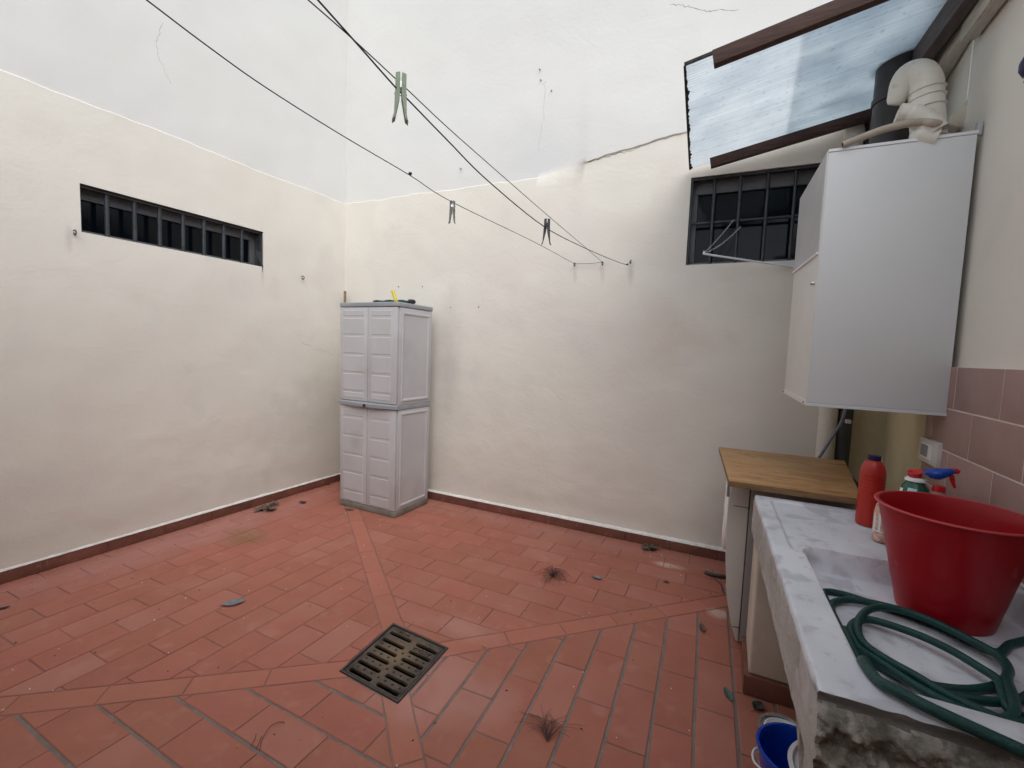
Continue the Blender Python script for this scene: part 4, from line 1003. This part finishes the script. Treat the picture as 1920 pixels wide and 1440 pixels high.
def proj(p):
    d = np.array(p)-CAM; return 960+FPX*(d@AR)/(d@AF), 720-FPX*(d@AU)/(d@AF)
Hb = min([h for h in [i*.002 for i in range(80, 200)] if proj((ctr.x, ctr.y, zt_+h))[1] < 854] or [.26])
ribs_bottle((ctr.x, ctr.y), zt_, .0405, Hb)
gb = thing('toilet_cleaner_bottle', 'dark green bottle with a red flip cap between the orange bottle and the spray bottle', 'bottle')
gc = Vector((4.222, -1.49, zt_)); 
gx = hy((1708, 905), gc.y); gc.x = gx.x+.012
Hg = hy((1712, 880), gc.y).z-zt_
prof = [(0, 0), (.040, 0), (.043, .006), (.043, Hg*.55), (.0425, Hg*.66), (.036, Hg*.76), (.022, Hg*.85)]
MB().lathe(prof, gc, 28).build('bottle_body', 'bottle_green', gb, smooth=50)
MB().lathe([(.022, Hg*.845), (.030, Hg*.85), (.029, Hg*.875), (.020, Hg*.90)], gc, 24).build('white_collar', 'label_white', gb, smooth=40)
T = Matrix.Rotation(R_(-14), 4, 'Y') @ Matrix.Rotation(R_(12), 4, 'X')
MB().lathe([(.017, 0), (.018, Hg*.035), (.020, Hg*.075), (.0215, Hg*.085), (.015, Hg*.088), (.011, Hg*.07), (0, Hg*.065)], gc+Vector((-.002, -.002, Hg*.895)), 22, M=T).build('cap', 'cap_red', gb, smooth=40)
m = MB()
def patch(m, c, a0, a1, z0, z1, r0, r1, mi=0):
    n = 6; P = []
    for i in range(n+1):
        a = R_(a0+(a1-a0)*i/n); P += [(c.x+r0*math.cos(a), c.y+r0*math.sin(a), z0), (c.x+r1*math.cos(a), c.y+r1*math.sin(a), z1)]
    m.add(P, [(2*i, 2*i+2, 2*i+3, 2*i+1) for i in range(n)], mi)
patch(m, gc, 225, 262, zt_+Hg*.68, zt_+Hg*.765, .0425, .0368, 1); patch(m, gc, 182, 205, zt_+Hg*.62, zt_+Hg*.74, .0438, .0395, 0); m.build('label', ['label_white', 'label_cyan'], gb, smooth=60)
patch_l = MB(); patch(patch_l, gc, 150, 330, zt_+Hg*.15, zt_+Hg*.55, .0437, .0437); patch_l.build('front_label', 'label_white', gb, smooth=60)
sb = thing('spray_bottle', 'clear spray bottle with a blue and red trigger head behind the big red bucket', 'spray bottle')
sc = Vector((0, -1.52, zt_)); tp_ = hy((1758, 912), sc.y); sc.x = tp_.x+.004; Hs = tp_.z-zt_
MB().lathe([(0, 0), (.036, 0), (.038, .005), (.038, Hs*.62), (.034, Hs*.74), (.022, Hs*.86), (.015, Hs*.93), (.015, Hs*.96)], sc, 28).build('bottle_body', 'clear_plastic', sb, smooth=50)
MB().lathe([(0, Hs*.925), (.017, Hs*.925), (.0175, Hs*.94), (.0165, Hs*1.01), (0, Hs*1.012)], sc, 22).build('neck_ring', 'cap_red', sb, smooth=40)
hp = [hy(p, sc.y-.0) for p in ((1734, 889), (1738, 886), (1746, 888), (1758, 889), (1772, 887), (1784, 884), (1790, 884))]
MB().tube(hp, [.006, .014, .020, .0235, .018, .012, .009], 18, flat=.8).build('trigger_head', 'cap_blue', sb, smooth=60)
np_ = [hy(p, sc.y) for p in ((1786, 883), (1792, 883), (1798, 886))]; MB().tube(np_, [.0085, .0085, .007], 12).build('nozzle', 'cap_red', sb, smooth=50)
tg = [hy(p, sc.y) for p in ((1784, 891), (1786, 902), (1790, 915))]; MB().tube(tg, [.007, .0065, .0035], 10).build('trigger', 'cap_red', sb, smooth=50)
pb_ = thing('detergent_bottle', 'small detergent bottle with white label half hidden by the big red bucket', 'bottle')
pc = hz((1656, 1020), zt_); pc = Vector((4.088, -1.535, zt_))
MB().lathe([(0, 0), (.026, 0), (.030, .006), (.030, .025), (.027, .03), (.030, .04), (.030, .10), (.026, .125), (.014, .14), (.014, .155), (0, .157)], pc, 24).build('bottle_body', 'label_copper', pb_, smooth=40)
pl_ = MB(); patch(pl_, pc, 120, 340, zt_+.035, zt_+.098, .0308, .0308); pl_.build('label', 'label_white', pb_, smooth=60)

# ------------------------------------------------------------------ green garden hose coiled in the sink
def q3(x, y): return (1320+x/3.2, 1080+y/3.2)
HR = .0092
path = [((1990, 400), .0), ((1900, 408), .0), ((1830, 425), .0), ((1760, 462), 0), ((1600, 395), 0), ((1400, 300), 0), ((1200, 225), 0), ((1000, 165), 0), ((850, 125), 0), ((740, 108), 0), ((660, 110), 0), ((618, 140), 0),
        ((640, 195), 0), ((720, 265), 0), ((860, 400), 0), ((990, 520), 0), ((1150, 600), 0), ((1350, 655), 0), ((1560, 682), 0), ((1730, 664), 0), ((1815, 610), .004), ((1810, 535), .01), ((1730, 455), .014), ((1560, 365), .016), ((1380, 275), .016),
        ((1180, 205), .016), ((1000, 160), .014), ((860, 143), .012), ((770, 165), .010), ((738, 215), .010), ((765, 285), .010), ((860, 375), .012), ((1000, 490), .014), ((1150, 590), .014), ((1330, 680), .014), ((1540, 730), .014), ((1750, 755), .012), ((1900, 740), .01), ((2010, 690), .006),
        ((2050, 780), .004), ((1960, 850), .006), ((1830, 800), .014), ((1790, 690), .020), ((1760, 620), .024), ((1640, 540), .024), ((1480, 445), .022), ((1300, 360), .02), ((1120, 295), .018), ((990, 262), .016), ((910, 275), .016), ((880, 320), .016), ((905, 385), .016), ((1000, 475), .018), ((1120, 560), .022), ((1290, 670), .026),
        ((1480, 770), .026), ((1660, 840), .024), ((1790, 865), .026), ((1862, 820), .032), ((1852, 720), .034), ((1818, 620), .03), ((1828, 560), .028), ((1770, 480), .028), ((1600, 385), .03), ((1400, 285), .030), ((1220, 215), .03), ((1080, 188), .03), ((985, 205), .028), ((930, 265), .028), ((925, 340), .028), ((970, 415), .028), ((1100, 505), .030), ((1260, 595), .032),
        ((1420, 690), .034), ((1600, 780), .034), ((1800, 868), .028), ((1950, 880), .02), ((2080, 860), .012)]
P = []
for (x, y), dz in path: P.append(hz(q3(x, y), .7375+HR+dz*.85))
P = [Vector((max(XL(p.y)+.088+.022+HR, min(p.x, 4.30)), max(p.y, YN+.072+.022+HR), p.z)) for p in P]
def settle(P):          # the hose rests on the stone, never in it
    out = []
    for p in P:
        z = max(top_z(p.x+a, p.y+b) for a, b in ((0, 0), (HR*.7, 0), (-HR*.7, 0), (0, HR*.7), (0, -HR*.7))) if (XL(p.y) < p.x < 4.34 and YN < p.y < -1.21) else p.z-HR
        out.append(Vector((p.x, p.y, max(p.z, z+HR*.93))))
    return out
hs1 = settle(crom(P, 8))
path2 = [((2080, 860), .012), ((2150, 760), .0)]
near = [((742, 400), .7470), ((800, 470), .752), ((862, 530), .772), ((950, 578), .802), ((1080, 650), .8335), ((1240, 735), .8345), ((1400, 815), .8345), ((1600, 908), .832), ((1800, 1000), .829), ((1960, 1072), .826), ((2120, 1140), .80), ((2200, 1220), .70)]
hs2 = settle(crom([Vector((XL(-2.12)+.125, -2.12, .76)), Vector((XL(-2.24)+.120, -2.24, .765)), Vector((XL(-2.33)+.122, -2.33, .775))]+[hz(q3(*p), z) for p, z in near[3:]], 8))
hg = thing('garden_hose', 'dark green garden hose coiled in the marble sink in front of the big red bucket', 'garden hose')
MB().tube(hs1, HR, 12).build('coil', 'hose_green', hg, smooth=60)
MB().tube(hs2, HR*1.15, 12).build('trailing_end', 'hose_green', hg, smooth=60)

# ------------------------------------------------------------------ paint tins and buckets under the sink
bb_ = thing('blue_bucket', 'bright blue plastic bucket on the floor under the near edge of the sink', 'bucket')
tub((3.846, -1.885), .001, .085, .110, .215, 'bucket_blue', bb_, lipw=.007, n=48)
MB().tube(crom([hz(p, .19) for p in ((1424, 1402), (1415, 1405), (1411, 1415), (1414, 1428), (1423, 1438), (1430, 1444))], 4), .0035, 8).build('handle', 'white_metal', bb_, smooth=60)
for k in range(9):
    a = R_(150+k*22); MB().tube([(3.846+.0835*math.cos(a), -1.885+.0835*math.sin(a), .03), (3.846+.1035*math.cos(a), -1.885+.1035*math.sin(a), .19)], .0022, 6).build('inner_rib', 'bucket_blue', bb_)
def tin(c, R0, H, label, z=0.0005, lid='label_white'):
    t = thing('paint_tin', label, 'paint tin', None)
    MB().lathe([(0, 0), (R0, 0), (R0+.003, .004), (R0, .009), (R0, H-.01), (R0+.004, H-.005), (R0+.004, H), (R0-.004, H), (R0-.006, H-.006), (R0-.014, H-.006)], (c[0], c[1], z), 36).build('can', 'tin', t, smooth=40)
    MB().lathe([(R0+.0006, .03), (R0+.0006, H-.03)], (c[0], c[1], z), 36).build('label_band', 'tin_label', t, smooth=60)
    MB().lathe([(R0-.0145, H-.004), (R0-.02, H-.001), (R0-.026, H-.006), (0, H-.006)], (c[0], c[1], z), 36).build('lid', lid, t, smooth=40)
    return t
tin((3.835, -1.678), .080, .125, 'white lidded paint tin on the floor behind the blue bucket')
wt = thing('white_tub', 'white plastic tub with a printed lid between the blue bucket and the sink pier', 'tub')
wc = (3.908, -2.118)
tub(wc, .001, .095, .117, .362, 'tub_white', wt, lipw=.008, n=48)
MB().lathe([(.121, .363), (.127, .371), (.116, .373), (.110, .365), (0, .365)], (wc[0], wc[1], .001), 48).build('lid', 'tub_white', wt, smooth=40)
MB().lathe([(.098, .3665), (0, .3667)], (wc[0], wc[1], .001), 40).build('lid_print', 'tub_print', wt)

# ------------------------------------------------------------------ clothes lines and pegs
def line_pts(pxs, n, d): return [hit(p, n, d) for p in pxs]
def cline(pts, r, label, knots=()):
    t = thing('clothes_line', label, 'clothes line'); e = pts[0]; dv = (pts[0]-pts[2]); end = e+dv*((YF+.005-e.y)/dv.y); end.z = e.z+.05
    P = [end]+crom(pts, 6); MB().tube(P, r, 8).build('cord', 'cord', t, smooth=60)
    for k in knots: MB().tube([k+Vector((-.006, 0, 0)), k, k+Vector((.007, 0, .002))], [.004, .0075, .003], 8).build('knot', 'cord', t, smooth=60)
    return t
nA = (1, 0, 0); A_ = line_pts([(275, 0), (390, 87), (500, 165), (640, 253), (769, 329), (850, 380), (1000, 453), (1079, 494)], nA, 2.44)
A_[-1] = Vector((2.438, -.028, 2.108))
cline(A_, .0016, 'lowest clothes line, carrying the small wooden peg', [A_[4]+Vector((0, 0, .006))])
C_ = line_pts([(578, 0), (659, 71), (740, 146), (766, 170), (837, 237), (916, 307), (1027, 404), (1106, 471), (1131, 492)], (1, .042, 0), 2.658); C_[-1] = Vector((2.658, -.03, 2.108))
cline(C_, .0014, 'thin upper clothes line running to the middle hook', [C_[-1]])
B_ = line_pts([(596, 0), (647, 57), (679, 93), (740, 162), (766, 188), (837, 261), (916, 340), (1019, 424), (1090, 462), (1150, 488), (1176, 496)], (1, -.025, 0), 2.87)
B_.append(Vector((2.868, -.028, 2.112)))
cline(B_, .0019, 'thicker clothes line with the big green peg, tied to the right hook', [B_[-2]])
MB().tube([Vector((2.438, -.026, 2.108)), Vector((2.55, -.026, 2.104)), Vector((2.658, -.026, 2.108))], .0017, 6).build('tie_cord', 'cord', smooth=60, label='short cord stretched between the left and middle wall hooks', cat='cord')
def peg(p, H, m, label, rot, spread=.12, dark=False):
    t = thing('clothes_peg', label, 'clothes peg'); Mx = Matrix.Translation(p) @ Matrix.Rotation(rot, 4, 'Z')
    for s_ in (-1, 1):
        mb = MB(); wdt = .0085 if not dark and spread > .07 else .0055 if not dark else .004
        prof = [(s_*.0015, .026), (s_*.0085, .024), (s_*.0088, 0), (s_*(.0088+spread*.02), -.040*1.), (s_*(.0095+spread*.045), -.050), (s_*(.004+spread*.05), -.046), (s_*(.0008+spread*.01), -.012), (s_*.0008, .004)]
        prof = [(a*H/.076, b_*H/.076) for a, b_ in prof]; n = len(prof); wy = wdt*H/.076
        V = [Mx @ Vector((a, -wy, b_)) for a, b_ in prof]+[Mx @ Vector((a, wy, b_)) for a, b_ in prof]
        fs = [tuple(range(n)), tuple(range(2*n-1, n-1, -1))]+[(i, (i+1) % n, n+(i+1) % n, n+i) for i in range(n)]
        mb.add(V, fs); mb.build('peg_half', m, t, bevel=.0006)
    c = Mx @ Vector((0, 0, .008*H/.076)); rr = .0052*H/.076; d = (Mx.to_3x3() @ Vector((0, 1, 0)))
    MB().tube([c-d*.0062*H/.076, c+d*.0062*H/.076], rr, 10).build('spring', 'steel' if not dark else 'peg_dark', t, smooth=60)
    MB().tube([Mx @ Vector((x*H/.076, y*H/.076, z*H/.076)) for x, y, z in ((-.0095, -.003, -.006), (-.0095, .003, -.006), (.0095, .003, -.006), (.0095, -.003, -.006))], .0007*H/.076, 5).build('spring_wire', 'wire', t)
def peg_at(cpx, hpx, nn, d, m, label, rot, **k):
    p = hit(cpx, nn, d); H = rad(p, hpx); peg(p+Vector((0, 0, H*.16)), H, m, label, rot, **k)
peg_at((751, 185), 86, (1, -.025, 0), 2.87, 'peg_green', 'large pale green plastic clothes peg nearest the viewer', R_(42), spread=.08)
peg_at((848, 398), 42, (1, 0, 0), 2.44, 'peg_wood', 'small weathered wooden clothes peg on the lowest line', R_(25), spread=.05)
peg_at((1025, 435), 49, (1, -.025, 0), 2.87, 'peg_dark', 'dark plastic clothes peg with spread legs near the back wall', R_(25), spread=.12, dark=True)

# ------------------------------------------------------------------ litter on the bricks
def leaf(name, px, L, Wd, ang, m, label, curl=.25, seed=0, lobes=0, cat='leaf', z=.002):
    c = hz(px, 0); n = 12; k = 4; V = []; rn = random.Random(seed)
    for i in range(n+1):
        t = i/n; w_ = Wd*math.sin(math.pi*min(1, max(.02, t)))**.75
        if lobes: w_ *= .55+.55*abs(math.sin(t*math.pi*lobes+.4))
        for j in range(-k, k+1):
            s_ = j/k; x = (t-.5)*L; y = s_*w_/2; zz = curl*(abs(y)*.9)+curl*.25*L*(2*t-1)**2+.0008+.25*Wd*curl*noise.noise(Vector((t*5, s_*2, seed*3.7))) 
            V.append((x, y, max(.0, zz)))
    f = [(i*(2*k+1)+j, (i+1)*(2*k+1)+j, (i+1)*(2*k+1)+j+1, i*(2*k+1)+j+1) for i in range(n) for j in range(2*k)]
    mb = MB(); Mx = Matrix.Translation(Vector((c.x, c.y, z))) @ Matrix.Rotation(ang, 4, 'Z'); mb.add([Mx @ Vector(v) for v in V], f)
    o = len(mb.v); mb.add([Mx @ (Vector(v)-Vector((0, 0, .0009))) for v in V], [tuple(reversed(q)) for q in f])
    mb.tube([Mx @ Vector((-L/2-.018, .004, .002)), Mx @ Vector((-L/2, 0, .003)), Mx @ Vector((0, 0, .002))], .0009, 5)
    return mb.build(name, m, smooth=60, label=label, cat=cat)
leaf('leaf', (438, 1132), .110, .062, R_(52), 'leaf_grey', 'large pale grey leaf lying on the left bricks', .22, 1)
leaf('leaf', (1120, 1085), .060, .042, R_(10), 'leaf_grey', 'short grey curled leaf right of the round twig tuft', .5, 2)
leaf('leaf', (1365, 1303), .080, .030, R_(110), 'leaf_green', 'slender green leaf in front of the sink pier', .25, 3)
leaf('leaf', (1421, 1328), .060, .045, R_(60), 'leaf_dark', 'dark curled leaf right beside the sink pier foot', .6, 4)
leaf('leaf', (1317, 1180), .075, .030, R_(100), 'leaf_brown', 'narrow brown leaf on the bricks near the washing machine', .6, 5)
leaf('leaf', (1250, 1092), .035, .026, R_(40), 'leaf_brown', 'tiny brown leaf scrap between twig tuft and washing machine', .6, 6)
leaf('leaf', (568, 944), .070, .030, R_(20), 'leaf_dark', 'dark folded leaf between the leaf heap and the cabinet', .9, 7)
leaf('leaf', (655, 956), .085, .050, R_(10), 'leaf_brown', 'brown leaf poking out beneath the cabinet front', .3, 8, lobes=3)
leaf('leaf', (612, 909), .08, .05, R_(30), 'leaf_brown', 'brown leaf against the left skirting close to the cabinet', .4, 12, lobes=3)
leaf('leaf', (5, 1142), .06, .02, R_(60), 'leaf_dark', 'thin dark leaf at the left edge of view', .5, 13)
def heap(px, n, spread, L, label, seed):
    c = hz(px, 0); rn = random.Random(seed); mb = MB()
    for q in range(n):
        a = rn.uniform(0, 6.28); Mx = Matrix.Translation(Vector((c.x+rn.uniform(-spread, spread)*.5, c.y+rn.uniform(-spread, spread), .003+.004*q))) @ Matrix.Rotation(a, 4, 'Z')
        nn = 20; V = [(0, 0, .006)]; 
        for k in range(nn):
            an = 2*math.pi*k/nn; r = L*(.45+.55*abs(math.cos(an*2.5)))*rn.uniform(.6, 1); V.append((r*math.cos(an), r*math.sin(an), .001+rn.uniform(0, .022)))
        vm = [((V[k+1][0])*.5, V[k+1][1]*.5, rn.uniform(.002, .012)) for k in range(nn)]
        V += vm
        fs = [(0, nn+1+k, nn+1+(k+1) % nn) for k in range(nn)]+[(nn+1+k, 1+k, 1+(k+1) % nn, nn+1+(k+1) % nn) for k in range(nn)]
        mb.add([Mx @ Vector(v) for v in V], fs)
    return mb.build('dead_leaf', 'leaf_brown', smooth=30, label=label, cat='dead leaves')
heap((512, 952), 5, .12, .065, 'crumpled heap of brown dead leaves by the left skirting', 3)
heap((1217, 1031), 2, .04, .075, 'crumpled brown dead leaf under the back wall right of centre', 5)
def tuft(px, n, L, label, seed, dirs, arch=.035, r=.0010):
    c = hz(px, 0); rn = random.Random(seed); mb = MB()
    for q in range(n):
        a = rn.uniform(*dirs); l = L*rn.uniform(.5, 1.1); bend = rn.uniform(-.8, .8); P = []
        for k in range(7):
            t = k/6; aa = a+bend*t; P.append(c+Vector((math.cos(aa)*l*t, math.sin(aa)*l*t, .002+arch*rn.uniform(.5, 1)*math.sin(math.pi*min(1, t*.95+.05))*(1 if k else .3))))
        mb.tube(crom(P, 2), [r*(1-.5*i/12) for i in range(13)], 4)
    return mb.build('twig_tuft', 'twig', smooth=60, label=label, cat='twigs')
tuft((1036, 1082), 60, .115, 'round dry twig tuft on the bricks right of centre', 4, (0, 6.28), .045, .0012)
tuft((1026, 1392), 30, .16, 'fan of thin dry twigs on the near bricks', 8, (1.2, 2.5), .02, .0011)
c = hz((478, 1400), 0)
mb = MB(); mb.tube(crom([hz(p, z) for p, z in (((487, 1407), .001), ((492, 1385), .004), ((507, 1362), .012), ((522, 1354), .008), ((534, 1354), .003))], 5), .0012, 5); mb.tube(crom([hz(p, z) for p, z in (((470, 1400), .001), ((478, 1385), .01), ((480, 1376), .004))], 4), .0012, 5); mb.tube(crom([hz(p, z) for p, z in (((480, 1405), .001), ((486, 1392), .008), ((490, 1380), .002))], 4), .001, 5)
mb.build('twig', 'twig', smooth=60, label='bent thin twig on the near left bricks', cat='twig')
mb = MB(); mb.tube(crom([hz(p, z) for p, z in (((1322, 1073), .012), ((1335, 1077), .014), ((1350, 1080), .014), ((1372, 1082), .012))], 5), .012, 8); mb.tube(crom([hz(p, z) for p, z in (((1340, 1084), .003), ((1352, 1096), .012), ((1356, 1110), .004), ((1362, 1112), .004))], 5), .003, 6)
mb.build('drain_tube', 'pvc_grey', smooth=60, label='grey tube end on the floor beside the washing machine foot', cat='tube')
# crumbs
rn = random.Random(77); mb = MB()
for _ in range(260):
    k = rn.random(); d_ = .03+abs(rn.gauss(0, .035)); q = rn.uniform(.1, 3.5)
    x, y = (q, -d_) if k < .5 else (d_-.02-.0172*q*.5, -q*.85)
    if .5 < x < 1.22 and y > -.6: continue
    s_ = rn.uniform(.001, .0035); mb.add([(x+s_, y, .001), (x, y+s_, .001), (x-s_, y, .001), (x, y-s_*.7, .001), (x, y, .001+s_*.8)], [(0, 1, 4), (1, 2, 4), (2, 3, 4), (3, 0, 4)])
tag(mb.build('skirting_grit', 'crumb_dark', kind='stuff'), 'fine dark grit gathered along the skirtings', 'grit')
for m_, n, nm, seed, sz, lbl in (('crumb_white', 70, 'white_crumbs', 3, .0035, 'white plaster crumbs scattered over the bricks'), ('crumb_dark', 90, 'dark_crumbs', 9, .0045, 'dark seed husks scattered over the bricks')):
    rn = random.Random(seed); mb = MB()
    for _ in range(n):
        x, y = rn.uniform(.15, 3.65), rn.uniform(-2.9, -.1); 
        if 2.05 < x < 2.52 and -2.15 < y < -1.65: continue
        s_ = sz*rn.uniform(.4, 1.1); a = rn.uniform(0, 3.14); Mx = Matrix.Translation(Vector((x, y, .001))) @ Matrix.Rotation(a, 4, 'Z')
        mb.add([Mx @ Vector(v) for v in ((s_*1.5, 0, 0), (0, s_, 0), (-s_*1.2, .1*s_, 0), (0, -s_*.8, 0), (.2*s_, 0, s_*.9))], [(0, 1, 4), (1, 2, 4), (2, 3, 4), (3, 0, 4)])
    tag(mb.build(nm, m_, kind='stuff'), lbl, 'crumbs')
print('objects', len(bpy.data.objects))
